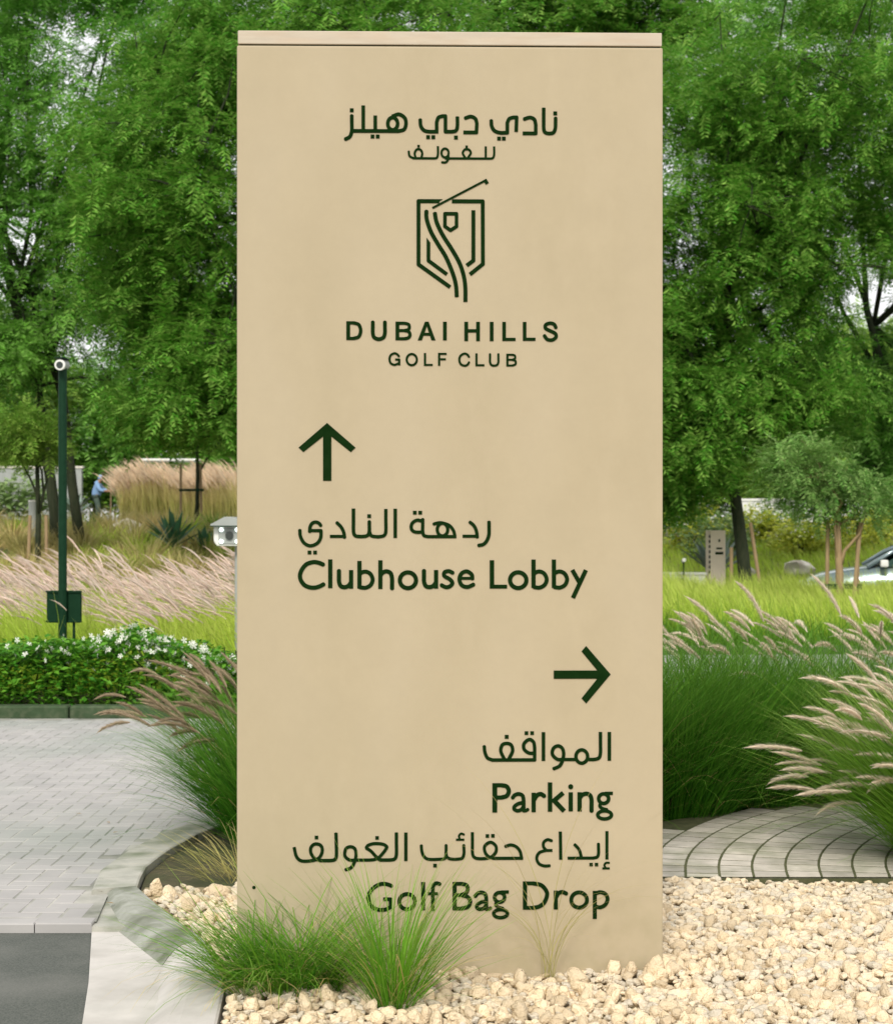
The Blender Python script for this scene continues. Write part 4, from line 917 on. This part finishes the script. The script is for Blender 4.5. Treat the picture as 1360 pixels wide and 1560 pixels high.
# main right tree
make_tree('tall dense feathery tree right of the sign, slim dark trunk beside the small pillar sign', (4.75, 29.5, .1),
          [(.18, 0, -.1), (.10, 0, .7), (0, 0, 1.5), (-.15, 0, 2.6), (-.3, .1, 4), (-.2, .2, 5.5)],
          [(-.9, 0, 5.6, 3.2, 2.0, 3.6, 5), (-1.3, -.5, 3.0, 2.0, 1.5, 1.25, 2), (1.3, -.2, 7.4, 2.4, 1.8, 3.4, 3.4), (.9, -.2, 3.9, 1.3, 1.2, 1.4, 1.1), (-1.1, .3, 5.1, 1.0, 1.0, 1.6, 1.2), (-.98, 0, 2.0, .42, .5, .5, .35)], 430, 23000, .34, M_leafA, seed=81, clu_r=(.32, .68), group=TR, trunk_r=.12, keep=gaps)
make_tree('bushy light green feathery tree crown at the upper right, above the silver car', (8.6, 33, 0),
          [(0, 0, -.2), (-.1, 0, 1.5), (-.3, 0, 3), (-.8, 0, 5)],
          [(-1.0, 0, 8.2, 3.6, 2.2, 4.2, 4.6), (-.8, 0, 3.9, 2.0, 1.6, 1.2, 1), (.3, -.3, 3.0, 1.6, 1.3, 1.2, .8)], 280, 13500, .38, M_leafB, keep=gaps, seed=82, clu_r=(.35, .75), group=TR, trunk_r=.18)
# main left tree, trunk hidden by the sign
make_tree('tall dense dark tree immediately left of the sign, its trunk hidden by the sign', (-1.9, 25.5, .7),
          [(0, 0, -.5), (0, 0, 1.5), (-.2, 0, 3), (-.4, 0, 5)],
          [(-1.0, 0, 5.3, 2.7, 1.9, 3.4, 5), (-1.3, -.4, 2.7, 1.6, 1.3, 1.1, 2.0), (1.6, 0, 6.4, 2.2, 1.6, 2.2, 1.5)], 400, 22500, .32, M_leafA, seed=83, clu_r=(.30, .64), group=TR, trunk_r=.16,
          keep=lambda x, y, z, r: gaps(x, y, z, r) and z > (3.0 if x/y < -.17 else 2.75))
make_tree('lighter tree at the far left with a dark leaning double trunk behind the green pole', (-6.15, 28, .9),
          [(.1, 0, -.4), (.08, 0, .6), (-.05, 0, 1.6), (-.2, 0, 2.6), (-.55, 0, 3.9), (-.9, 0, 5.3)],
          [(.4, .3, 7.2, 2.9, 1.9, 2.8, 5), (-.6, .3, 5.0, 1.4, 1.0, 1.7, 1.6), (1.3, -.2, 4.6, 1.4, 1.2, 1.3, 1.6), (-.9, .3, 3.4, 1.3, 1.2, 1.2, .9), (.0, -.2, 2.95, 1.1, .9, .6, .5)], 290, 14000, .34, M_leafB, keep=gaps, seed=84, clu_r=(.3, .62), group=TR, trunk_r=.10)
tr2 = MB().tube([(-5.65, 28.2, .6), (-5.85, 28.2, 2.0), (-6.0, 28.2, 3.4), (-6.5, 28.2, 5.0), (-7.2, 28.2, 6.6)], [.085, .08, .07, .06, .035], 9).mesh('trunk', M_bark, smooth=True)
make_tree('tree crown showing over the top of the sign', (.9, 36, .8), [(0, 0, -.5), (0, 0, 4), (.2, 0, 7.5)],
          [(0, 0, 10.4, 4.6, 2.0, 2.0, 1)], 110, 8000, .46, M_leafA, seed=85, clu_r=(.5, .9), group=TR, trunk_r=.2)
root = thing('tree', 'slender dark second stem leaning left beside the far left tree', 'tree', (0, 0, 0), 0); link('trunk', tr2, root)
# background trees
BG = [(-17.2, 69, 7.5, M_leafC), (-13.8, 71, 6.5, M_leafB), (-8.2, 66, 8.0, M_leafC), (-5.2, 60, 7, M_leafA), (-2, 68, 8, M_leafA), (3, 70, 8, M_leafA), (7.2, 64, 7, M_leafA), (11, 62, 6.2, M_leafC), (15, 66, 8, M_leafC), (18.5, 72, 9, M_leafC), (-17.5, 70, 9, M_leafC)]
pos_l = ['at the far left edge', 'above the gardener', 'behind the tan grass at left', 'behind the golf cart', 'hidden behind the left part of the sign', 'hidden behind the right part of the sign', 'just right of the sign', 'behind the yellow bushes', 'above the silver car', 'at the far right edge', 'leftmost of all']
for i, (x, y, h, m) in enumerate(BG):
    z0 = float(terr(x, y))
    make_tree('background tree %s, %s' % (pos_l[i], {M_leafC.name: 'olive green', M_leafB.name: 'mid green', M_leafA.name: 'dark green'}[m.name]), (x, y, z0), [(0, 0, -.3), (.1, 0, h*.3), (0, 0, h*.55)],
              [(0, 0, h*.58, 2.6, 1.8, h*.42, 3), (0, 0, h*.25, 2.3, 1.5, h*.18, 1)], 75, 3600, .80, m, seed=90+i, clu_r=(.7, 1.25), group='background trees', trunk_r=.18, name='background_tree')
# small grey-green staked tree in front of the car
def stakes(parts, parent, h, m=M_barkpale):
    for (dx, dy, lean_) in parts:
        link('stake', MB().tube([(dx, dy, -.1), (dx+lean_, dy, h)], .026, 8).mesh('stake', m), parent)
t = make_tree('small grey-green feathery tree held by wooden stakes in front of the silver car', (5.05, 23.2, -.05), [(0, 0, -.1), (.0, 0, .8), (-.03, 0, 1.4), (-.08, 0, 1.85)],
          [(-.42, 0, 2.05, .50, .4, .50, 2), (.10, 0, 1.75, .6, .4, .30, 1)], 50, 1500, .22, M_leafD, seed=110, clu_r=(.16, .40), trunk_r=.06, name='young_tree', mb_=M_barkpale)
stakes([(-.16, .05, .02), (.12, -.05, .14), (.24, .1, .02)], t, 1.45)
t.children[0]; link('tie', MB().box((.03, -.02, .62), (.5, .03, .07)).mesh('tie', M_pole), t)
t = make_tree('young tree with two stakes at the far left, left of the green pole', (-5.85, 25.8, .65), [(0, 0, -.1), (.02, 0, .8), (0, 0, 1.6)],
          [(-.1, 0, 2.0, .45, .4, .35, 1)], 18, 600, .28, M_leafC, seed=111, clu_r=(.25, .4), trunk_r=.05, name='young_tree')
stakes([(-.13, 0, .03), (.14, 0, -.01)], t, .85)
t = make_tree('young tree tied to two stakes in the tan grass, left of the sign', (-5.05, 36.5, 1.35), [(0, 0, -.1), (.02, 0, 1.0), (0, 0, 2.0)],
          [(0.2, 0, 2.6, .9, .6, .6, 1)], 26, 1500, .36, M_leafA, seed=112, clu_r=(.3, .45), trunk_r=.05, name='young_tree', mb_=M_bark)
stakes([(-.32, 0, 0), (.10, 0, -.02)], t, 1.25); link('tie', MB().box((-.1, -.04, .72), (.5, .03, .05)).mesh('tie', M_pole), t)
# stakes by the main right tree
for dx, l_ in ((-.13, 'thin wooden stake left of the dark tree trunk behind the small pillar sign'), (.36, 'leaning wooden stake right of the dark tree trunk behind the small pillar sign')):
    o = thing('tree_stake', l_, 'stake', (4.75+dx, 29.3, 0)); o2 = link('post', MB().tube([(.05 if dx > 0 else 0, 0, -.1), (-.18 if dx > 0 else 0, 0, 1.4 if dx > 0 else 1.0)], .03, 8).mesh('post', M_barkpale), o)

# bushes behind right
for i, (px_, w_, yb, yt, d, m, lb) in enumerate([(1050, 1.1, 850, 775, 44, M_bush, 'yellow-green flowering bush nearest the right edge of the sign'), (1150, 1.0, 840, 782, 46, M_bush, 'yellow-green flowering bush behind the dark tree trunk'),
        (1190, 1.2, 845, 778, 48, M_bushG, 'sage green shrub behind the yellow bushes'), (1225, 1.1, 845, 800, 43, M_bush, 'yellow flowering bush above the pale boulder'), (1285, 1.1, 840, 790, 45, M_bush, 'yellow-green bush behind the staked tree'), (1340, 1.1, 850, 785, 47, M_bush, 'green bush above the silver car roof'), (1100, .9, 855, 790, 42, M_bushG, 'sage green shrub behind the small pillar sign')]):
    X, zt = px2(px_, yt, d); z0 = float(terr(X, d)); h = zt-z0+.15; r = np.random.default_rng(120+i); n = 1500
    root = thing('bush', lb, 'bush', (X, d, z0), 0, 'bushes behind the pale wall')
    dd = r.normal(size=(n, 3)); dd /= np.linalg.norm(dd, axis=1)[:, None]; q = r.random(n)**.4
    lump = 1+.25*np.sin(dd[:, 0]*5+i)+.2*np.sin(dd[:, 2]*7+dd[:, 1]*4)
    P = dd*(q*lump)[:, None]*np.array([w_, .7, h*.5]); P[:, 2] += h*.5
    V, F = scatter(LV, LF, P, rotmats(r.uniform(0, 6.3, n), r.uniform(-1, .6, n), r.uniform(0, 6, n)), r.uniform(.10, .18, n))
    o = link('foliage', mesh_np('foliage', V, F, m), root); o['kind'] = 'stuff'
    tb = MB()
    for k in range(6): tb.tube([(r.normal(0, .1), 0, -.05), (r.normal(0, .4), r.normal(0, .2), h*.6)], [.03, .012], 5)
    link('stems', tb.mesh('stems', M_bark), root)
# dense low shrub band behind the left tree line
for i, (px_, w_, yb, yt, d, m, lb) in enumerate([(20, 1.6, 790, 735, 52, M_bushG, 'pale green shrub at the left edge behind the tufts'), (105, 1.3, 780, 690, 69, M_leafC, 'olive shrub behind the green pole'), (175, 1.4, 770, 690, 70, M_leafC, 'olive shrub behind the gardener'), (250, 1.6, 720, 690, 64, M_leafA, 'dark shrub under the golf cart roof'), (330, 1.6, 760, 700, 58, M_leafA, 'dark shrub between golf cart and sign')]):
    X, zt = px2(px_, yt, d); z0 = float(terr(X, d)); h = zt-z0+.2; r = np.random.default_rng(140+i); n = 1500
    root = thing('shrub', lb, 'shrub', (X, d, z0), 0, 'shrubs behind the left slope')
    dd = r.normal(size=(n, 3)); dd /= np.linalg.norm(dd, axis=1)[:, None]; q = r.random(n)**.4
    P = dd*q[:, None]*np.array([w_, .9, h*.5])*(1+.2*np.sin(dd[:, :1]*6+i)); P[:, 2] += h*.5
    V, F = scatter(LV, LF, P, rotmats(r.uniform(0, 6.3, n), r.uniform(-1, .6, n), r.uniform(0, 6, n)), r.uniform(.16, .28, n))
    o = link('foliage', mesh_np('foliage', V, F, m), root); o['kind'] = 'stuff'

# ------------------------------------------------------------------ agaves, boulders
def agave(label, loc, n, L, m, seed, w=.05, group=None):
    r = np.random.default_rng(seed); root = thing('agave', label, 'agave', loc, 0, group)
    for k in range(n):
        a = k*2.4; e = 1.45-.95*(k/n)**1.1+r.normal(0, .06); l = L*r.uniform(.8, 1.1); V = []; S = 5
        for s in range(S+1):
            t = s/S; wd_ = w*(.6+.9*math.sin(min(1, t*1.15)*PI*.75))*(1-t**3)+.001; rx = l*t*math.cos(e)*(1+.1*t); z = l*t*math.sin(e)-.06*l*t*t
            V += [(rx, -wd_, z+.3*wd_), (rx, 0, z-.15*wd_), (rx, wd_, z+.3*wd_)]
        F = [(s*3+j, s*3+j+1, (s+1)*3+j+1, (s+1)*3+j) for s in range(S) for j in (0, 1)]
        link('leaf', MB().add(V, F).mesh('leaf', m, smooth=True), root, (0, 0, 0), (0, 0, a))
    return root
X, Z = px2(264, 830, 27); agave('dark green agave with upright sword leaves left of the white camera housing', (X, 27, Z-.05), 24, .62, M_agave, 1, w=.035)
X, Z = px2(312, 838, 27.5); agave('smaller agave close to the white camera housing', (X, 27.5, Z-.02), 18, .42, M_agave, 2, w=.03)
X, Z = px2(112, 775, 48); agave('pale agave at the feet of the gardener', (X, 48, Z-.2), 18, .75, M_agaveP, 3, w=.06)
X, Z = px2(1088, 868, 31); agave('blue-green agave behind the small pillar sign', (X+.0, 31, Z-.1), 22, .78, M_agaveP, 4, w=.06)
def boulder(label, loc, sc, seed):
    V, F = stone_variant(seed); root = thing('boulder', label, 'boulder', loc, 0, None, mesh_np('boulder', V*np.array(sc), F, M_boulder)); return root
X, Z = px2(190, 806, 30); boulder('flat pale boulder among tawny grass tufts on the left slope', (X, 30, Z+.02), (.34, .2, .17), 201)
X, Z = px2(1218, 866, 38); boulder('rounded pale boulder left of the silver car', (X, 38, Z), (.42, .3, .26), 203)
X, Z = px2(1130, 868, 32); boulder('small stone right of the dark tree trunk', (X+.12, 32, Z-.02), (.12, .1, .10), 205)
X, Z = px2(322, 812, 30); boulder('small white stone behind the camera housing', (X, 30, Z), (.09, .08, .11), 207)

# ------------------------------------------------------------------ pole with camera and control box
D = 14.0; X = (95.5-680)/2750*D
pole = thing('camera_pole', 'slim dark green pole rising from the hedge with a round bullet camera on top', 'pole', (X, D, 0))
link('shaft', MB().tube([(0, 0, -.1), (0, 0, 2.58)], .033, 20).mesh('shaft', M_pole, smooth=False), pole)
link('top_bracket', MB().tube([(0, 0, 2.58), (0, 0, 2.62)], [.026, .02], 12).mesh('top_bracket', M_pole), pole)
cmr = link('camera_housing', MB().tube([(0, -.10, 2.595), (0, -.095, 2.595), (0, .08, 2.61)], [.038, .040, .040], 20).mesh('camera_housing', M_greyp), pole)
link('camera_rim', MB().tube([(0, -.112, 2.594), (0, -.095, 2.595)], [.040, .043], 24).mesh('camera_rim', M_white), pole)
link('camera_lens', MB().tube([(0, -.117, 2.594), (0, -.108, 2.594)], [.025, .028], 20).mesh('camera_lens', M_lens), pole)
link('sun_shield', MB().box((0, -.02, 2.650), (.085, .20, .007)).mesh('sun_shield', M_pole, bevel=.002), pole)
box = thing('control_box', 'dark green flat control box fixed to the pole above the hedge', 'box', (X+.0, D+.06, 0))
link('cabinet', MB().box((.0, 0, .725), (.265, .05, .25)).mesh('cabinet', M_blackbox, bevel=.006), box)
link('rail', MB().box((.0, -.028, .842), (.275, .02, .013)).mesh('rail', M_pole), box)
link('rail', MB().box((.0, -.028, .612), (.275, .02, .013)).mesh('rail', M_pole), box)
link('cable', MB().tube([(.075, 0, .60), (.08, -.02, .4), (.07, 0, .05)], .011, 8).mesh('cable', M_blackbox), box)

# plate reader camera housing behind the left edge of the sign
D = 14.2; X, Z = px2(350, 812, D)
lpr = thing('plate_camera', 'white plate-reading camera housing with lit corner lamps at the left edge of the sign', 'camera', (X, D, 0))
prof = [(-.125, 1.235), (-.10, 1.195), (.10, 1.195), (.125, 1.235), (.125, 1.355), (-.125, 1.355)]
link('housing', MB().prism(prof, -.02, .30).mesh('housing', M_white, bevel=.012), lpr)
link('hood', MB().prism([(-.142, 1.352), (-.142, 1.366), (-.03, 1.425), (.03, 1.425), (.142, 1.366), (.142, 1.352)], -.09, .34).mesh('hood', M_greyp, bevel=.003), lpr)
link('hood_edge', MB().prism([(-.146, 1.348), (-.146, 1.356), (.146, 1.356), (.146, 1.348)], -.093, .344).mesh('hood_edge', M_pole), lpr)
link('window', MB().box((.0, -.024, 1.275), (.17, .012, .125)).mesh('window', M_greyp, bevel=.004), lpr)
link('lens', MB().tube([(.0, -.05, 1.278), (.0, -.028, 1.278)], [.030, .034], 20).mesh('lens', M_lens), lpr)
for sx in (-1, 1):
    for sz in (-1, 1): link('lamp', MB().tube([(sx*.062, -.038, 1.278+sz*.046), (sx*.062, -.028, 1.278+sz*.046)], .0145, 12).mesh('lamp', M_led), lpr)
link('post', MB().tube([(.06, .12, 0), (.06, .12, 1.20)], .035, 12).mesh('post', M_greyp), lpr)

# ------------------------------------------------------------------ pillar sign, wall, garden light on the right
D = 30.0; X, Z = px2(1091, 880, D)
ps = thing('pillar_sign', 'small beige pillar sign with green marks beside the dark tree trunk', 'sign', (X, D, -.1), R(16))
zt = 1.36+(-8)/2750*D+.1
link('slab', MB().box((.03, .1, zt/2), (.27, .2, zt)).mesh('slab', M_cap2, bevel=.004), ps)
for i, (w_, h_, zz) in enumerate([(.03, .045, zt-.17), (.10, .03, zt-.30), (.14, .045, zt-.38)]):
    link('lettering', MB().box((.05, -.004, zz), (w_, .006, h_)).mesh('lettering', M_letter), ps)
for i in range(8): link('side_lettering', MB().box((-.109, .03+.0, zt-.10-.085*i), (.006, .05, .05)).mesh('side_lettering', M_letter), ps)
lw = thing('low_wall', 'low pale concrete wall running behind the right edge of the sign to the small pillar sign', 'wall', ((1040-680)/2750*29.6, 29.6, 0))
link('wall', MB().box((-.4, 0, .24), (1.5, .25, .62)).mesh('wall', M_white, bevel=.008), lw)
link('coping', MB().box((-.4, 0, .567), (1.54, .30, .035)).mesh('coping', M_white, bevel=.004), lw)
gl = thing('garden_light', 'small garden spot light on a stake above the low pale wall', 'light', ((1041-680)/2750*29.2, 29.2, 0))
link('stake', MB().tube([(0, 0, 0), (0, 0, .78)], .012, 8).mesh('stake', M_pole), gl)
link('head', MB().tube([(0, -.06, .80), (0, .05, .77)], [.032, .028], 12).mesh('head', M_white), gl)
bl = thing('bollard', 'grey-green round post standing among tufts at the left edge', 'post', ((50-680)/2750*29, 29, float(terr(-6.6, 29))))
zt = 1.36+36/2750*29-float(terr(-6.6, 29))
link('post', MB().tube([(0, 0, -.1), (0, 0, zt)], [.055, .07], 14).mesh('post', M_greyp), bl)
link('cap', MB().tube([(0, 0, zt), (0, 0, zt+.02)], [.075, .075], 14).mesh('cap', M_white), bl)
# pale building glimpsed at the back right, pale wall at left
bd = thing('garden_wall', 'long low cream wall glimpsed behind the yellow-green bushes on the right', 'wall', (10.3, 53, .8))
link('panel', MB().box((0, 0, .62), (3.8, .3, 1.3)).mesh('panel', M_white), bd)
link('coping', MB().box((0, 0, 1.30), (3.9, .36, .07)).mesh('coping', M_white, bevel=.01), bd)
pw = thing('garden_wall', 'pale wall panel between the trees left of the gardener', 'wall', ((108-680)/2750*64, 64, float(terr(-13, 64))))
link('panel', MB().box((0, 0, .9), (.7, .25, 1.8)).mesh('panel', M_cap, bevel=.01), pw)
link('coping', MB().box((0, 0, 1.835), (.8, .32, .07)).mesh('coping', M_cap, bevel=.01), pw)
pw = thing('garden_wall', 'long grey wall at the left edge behind the tufts', 'wall', (-14.6, 60, float(terr(-13, 60))))
link('panel', MB().box((0, 0, .9), (5, .25, 1.9)).mesh('panel', M_greyp, bevel=.01), pw)
link('coping', MB().box((0, 0, 1.88), (5.1, .32, .07)).mesh('coping', M_wall, bevel=.01), pw)

# ------------------------------------------------------------------ golf cart far left of the sign
D = 55.0; X = (262-680)/2750*D; g0 = 1.36+100/2750*D-1.85
gc = thing('golf_cart', 'white golf cart with a flat roof half hidden behind the tan grass', 'golf cart', (X, D, g0), R(4))
link('roof', MB().box((0, 0, 1.82), (1.75, 1.15, .075)).mesh('roof', M_white, bevel=.03), gc)
for sx in (-.75, .62):
    for sy in (-.5, .5): link('strut', MB().tube([(sx*1.05, sy, .75), (sx, sy, 1.8)], .02, 8).mesh('strut', M_greyp), gc)
link('body', MB().prism([(-1.15, .3), (-1.2, .62), (-.95, .8), (-.65, .78), (-.6, .38), (-.05, .38), (0, .68), (.6, .68), (.65, .75), (1.15, .8), (1.2, .35)], -.55, .55).mesh('body', M_white, bevel=.03), gc)
link('seat', MB().box((.28, 0, .76), (.5, 1.0, .14)).mesh('seat', M_greyp, bevel=.03), gc)
link('backrest', MB().box((.55, 0, 1.02), (.12, 1.0, .42)).mesh('backrest', M_greyp, bevel=.03), gc)
link('bag_rack', MB().box((.98, 0, 1.02), (.42, 1.0, .52)).mesh('bag_rack', M_white, bevel=.05), gc)
for sx in (-.8, .75):
    for sy in (-.52, .52):
        w_ = link('wheel', MB().tube([(sx, sy-.09, .22), (sx, sy+.09, .22)], .22, 18).mesh('wheel', M_rubber), gc)
        link('rim', MB().tube([(sx, sy+math.copysign(.08, sy), .22), (sx, sy+math.copysign(.10, sy), .22)], .11, 12).mesh('rim', M_white), w_)

# ------------------------------------------------------------------ gardener
D = 62.0; X, Zt = px2(147, 724, D); gz = Zt-1.62
pr = thing('person', 'person in a loose blue shirt and dark trousers reaching forward by the tan grass', 'person', (X, D, gz))
def skin_mesh(name, verts, edges, rads, m, sub=2):
    me = bpy.data.meshes.new(name); me.from_pydata(verts, edges, []); ob = bpy.data.objects.new('tmp', me); COL.objects.link(ob)
    md = ob.modifiers.new('s', 'SKIN'); md.use_smooth_shade = True
    for i, v in enumerate(me.skin_vertices[0].data): v.radius = rads[i] if hasattr(rads[i], '__len__') else (rads[i], rads[i]); v.use_root = (i == 0)
    ms = ob.modifiers.new('u', 'SUBSURF'); ms.levels = sub; ms.render_levels = sub
    bpy.context.view_layer.update(); dg = bpy.context.evaluated_depsgraph_get()
    me2 = bpy.data.meshes.new_from_object(ob.evaluated_get(dg)); bpy.data.objects.remove(ob); me2.materials.clear(); me2.materials.append(m); me2.name = name
    return me2
body_v = [(0, 0, .92), (.03, 0, 1.15), (.08, 0, 1.36), (.13, 0, 1.46), (.18, -.01, 1.56), (.20, -.01, 1.62),
          (.06, .18, 1.34), (.20, .24, 1.12), (.44, .2, 1.10), (.52, .18, 1.10), (.06, -.18, 1.34), (.18, -.25, 1.10), (.42, -.22, 1.06), (.50, -.2, 1.05),
          (-.01, .10, .86), (.03, .11, .48), (-.02, .12, .09), (.10, .13, .05), (0, -.10, .86), (.10, -.11, .48), (.06, -.12, .09), (.18, -.13, .05)]
body_e = [(0, 1), (1, 2), (2, 3), (3, 4), (4, 5), (2, 6), (6, 7), (7, 8), (8, 9), (2, 10), (10, 11), (11, 12), (12, 13), (0, 14), (14, 15), (15, 16), (16, 17), (0, 18), (18, 19), (19, 20), (20, 21)]
body_r = [.13, .12, .14, .055, .088, .075, .055, .045, .036, .03, .055, .045, .036, .03, .09, .06, .042, .035, .09, .06, .042, .035]
link('body', skin_mesh('body', body_v, body_e, body_r, M_skin), pr)
sh_v = [(-.02, 0, .80), (.02, 0, 1.12), (.07, 0, 1.36), (.10, 0, 1.44), (.05, .19, 1.34), (.19, .25, 1.12), (.34, .225, 1.105), (.05, -.19, 1.34), (.17, -.26, 1.10), (.32, -.24, 1.075)]
link('shirt', skin_mesh('shirt', sh_v, [(0, 1), (1, 2), (2, 3), (2, 4), (4, 5), (5, 6), (2, 7), (7, 8), (8, 9)], [.19, .175, .17, .08, .08, .07, .06, .08, .07, .06], M_shirt), pr)
link('hood', skin_mesh('hood', [(.10, 0, 1.45), (.155, -.0, 1.56), (.17, 0, 1.64)], [(0, 1), (1, 2)], [.085, .105, .09], M_shirt), pr)
link('trousers', skin_mesh('trousers', [(0, 0, .95), (-.01, .10, .84), (.03, .11, .48), (-.02, .12, .14), (0, -.10, .84), (.10, -.11, .48), (.06, -.12, .14)], [(0, 1), (1, 2), (2, 3), (0, 4), (4, 5), (5, 6)], [.15, .11, .085, .065, .11, .085, .065], M_trouser), pr)
for sy in (-1, 1):
    for k in range(4): link('finger', MB().tube([(.51, sy*.19+.014*(k-1.5), 1.07), (.57, sy*.19+.016*(k-1.5), 1.06), (.60, sy*.19+.016*(k-1.5), 1.03)], [.010, .009, .007], 6).mesh('finger', M_skin), pr)
    link('thumb', MB().tube([(.49, sy*.19-.03*sy, 1.08), (.53, sy*.19-.05*sy, 1.09), (.56, sy*.19-.05*sy, 1.07)], [.011, .010, .008], 6).mesh('thumb', M_skin), pr)
rk = thing('tool_handle', 'pale wooden tool handle standing in front of the gardener', 'tool', (X+.50, D-.1, gz))
link('handle', MB().tube([(.0, 0, 0), (.02, 0, 1.35)], .02, 8).mesh('handle', M_barkpale), rk)
link('head', MB().box((0, 0, .05), (.3, .05, .06)).mesh('head', M_barkpale), rk)

# ------------------------------------------------------------------ silver car
D = 31.2; X0 = (1216-680)/2750*D
car = thing('parked_car', 'silver blue car seen from its bonnet at the right edge behind the grass', 'car', (X0, D, float(terr(8, 31))+.0), R(-10))
Lc, Wc = 4.75, .92
xs_ = [0, .04, .15, .35, .7, 1.1, 1.45, 2.0, 2.7, 3.4, 3.95, 4.4, 4.68, 4.75]
topz = [.52, .66, .78, .86, .93, .98, 1.02, 1.03, 1.04, 1.06, 1.08, 1.07, 1.0, .7]
hw = [.55, .70, .80, .87, .91, .92, .92, .92, .92, .92, .91, .88, .80, .68]
V = []
for x, tz, h in zip(xs_, topz, hw):
    V += [(x, -h*.9, .24), (x, -h, .34), (x, -h*1.0, min(.62, tz*.9)), (x, -h*.965, tz-.10), (x, -h*.86, tz-.02), (x, -h*.45, tz+.015), (x, 0, tz+.025),
          (x, h*.45, tz+.015), (x, h*.86, tz-.02), (x, h*.965, tz-.10), (x, h, min(.62, tz*.9)), (x, h, .34), (x, h*.9, .24)]
n_ = 13; F = [(i*n_+k, i*n_+k+1, (i+1)*n_+k+1, (i+1)*n_+k) for i in range(len(xs_)-1) for k in range(n_-1)]+[(i*n_+n_-1, i*n_, (i+1)*n_, (i+1)*n_+n_-1) for i in range(len(xs_)-1)]
F += [tuple(range(n_)), tuple(range((len(xs_)-1)*n_, len(xs_)*n_))[::-1]]
link('body', MB().add(V, F).mesh('body', M_car, smooth=True), car)
def cab(name, a, m): link(name, MB().add(*a).mesh(name, m), car)
b0, b1, t0_, t1_ = 1.12, 4.05, 1.95, 3.25; zb, zr = 1.0, 1.46; wb, wt_ = .86, .62
q = lambda x, y, z: (x, y, z)
cab('windscreen', ([q(b0, -wb*.93, zb), q(b0, wb*.93, zb), q(t0_, wt_*.95, zr-.02), q(t0_, -wt_*.95, zr-.02)], [(0, 1, 2, 3)]), M_glass)
cab('rear_window', ([q(b1, -wb*.93, zb+.06), q(b1, wb*.93, zb+.06), q(t1_, wt_*.95, zr-.02), q(t1_, -wt_*.95, zr-.02)], [(3, 2, 1, 0)]), M_glass)
for sy in (-1, 1):
    cab('side_window', ([q(b0+.18, sy*wb, zb), q(2.45, sy*wb, zb+.01), q(2.45, sy*wt_*1.02, zr-.04), q(t0_+.08, sy*wt_*1.02, zr-.04)], [(0, 1, 2, 3)]), M_glass)
    cab('side_window', ([q(2.53, sy*wb, zb+.01), q(b1-.3, sy*wb, zb+.05), q(t1_-.05, sy*wt_*1.02, zr-.04), q(2.53, sy*wt_*1.02, zr-.04)], [(0, 1, 2, 3)]), M_glass)
    link('pillar', MB().tube([(b0, sy*wb*.97, zb), (1.5, sy*.79, 1.24), (t0_, sy*wt_, zr-.01)], .035, 8).mesh('pillar', M_car, smooth=True), car)
    link('pillar', MB().tube([(2.49, sy*wb*.985, zb), (2.49, sy*wt_*1.0, zr-.02)], .03, 8).mesh('pillar', M_rubber), car)
    link('pillar', MB().tube([(b1, sy*wb*.97, zb+.05), (3.7, sy*.78, 1.27), (t1_, sy*wt_, zr-.01)], .05, 8).mesh('pillar', M_car, smooth=True), car)
    mi = link('mirror', MB().box((1.38, sy*1.0, 1.06), (.13, .2, .12)).mesh('mirror', M_white, bevel=.03), car)
    hl = link('headlight', MB().box((.17, sy*.68, .66), (.26, .26, .12), rz=-sy*.5).mesh('headlight', M_head, bevel=.03), car)
    for xw in (.85, 3.75):
        ar = link('wheel', MB().tube([(xw, sy*.72, .33), (xw, sy*.935, .33)], .33, 28).mesh('wheel', M_rubber, bevel=0), car)
        link('rim', MB().tube([(xw, sy*.93, .33), (xw, sy*.945, .33)], [.22, .20], 20).mesh('rim', M_chrome), ar)
link('roof', MB().add([q(t0_-.03, -wt_, zr-.02), q(t0_-.03, wt_, zr-.02), q(t1_+.03, wt_, zr-.02), q(t1_+.03, -wt_, zr-.02), q(t0_+.1, -wt_*.8, zr+.03), q(t0_+.1, wt_*.8, zr+.03), q(t1_-.1, wt_*.8, zr+.03), q(t1_-.1, -wt_*.8, zr+.03)],
     [(0, 3, 2, 1), (4, 5, 6, 7), (0, 1, 5, 4), (1, 2, 6, 5), (2, 3, 7, 6), (3, 0, 4, 7)]).mesh('roof', M_car, bevel=.02), car)
link('grille', MB().box((.0, 0, .48), (.05, .9, .16)).mesh('grille', M_rubber, bevel=.01), car)
link('front_bumper', MB().box((.03, 0, .34), (.12, 1.3, .14)).mesh('front_bumper', M_car, bevel=.03), car)

# fallen leaves on the kerb and paving
lv = MB().add([(-.5, 0, 0), (0, .22, .06), (.5, 0, .02), (0, -.22, .05)], [(0, 1, 2), (0, 2, 3)]).mesh('fallen_leaf', M_gold)
r_ = np.random.default_rng(151)
for i, (px_, py_) in enumerate([(120, 1236), (165, 1249), (176, 1264), (210, 1312), (168, 1371), (150, 1353), (290, 1271), (262, 1302), (300, 1318)]):
    d = 3740/(py_-800); o = thing('fallen_leaf', 'small dry leaf lying on the paving or soil left of the sign', 'leaf', ((px_-680)/2750*d, d, -.012 if i < 6 else -.015), r_.uniform(0, 6), 'dry leaves left of the sign', lv); o.scale = (.035,)*3
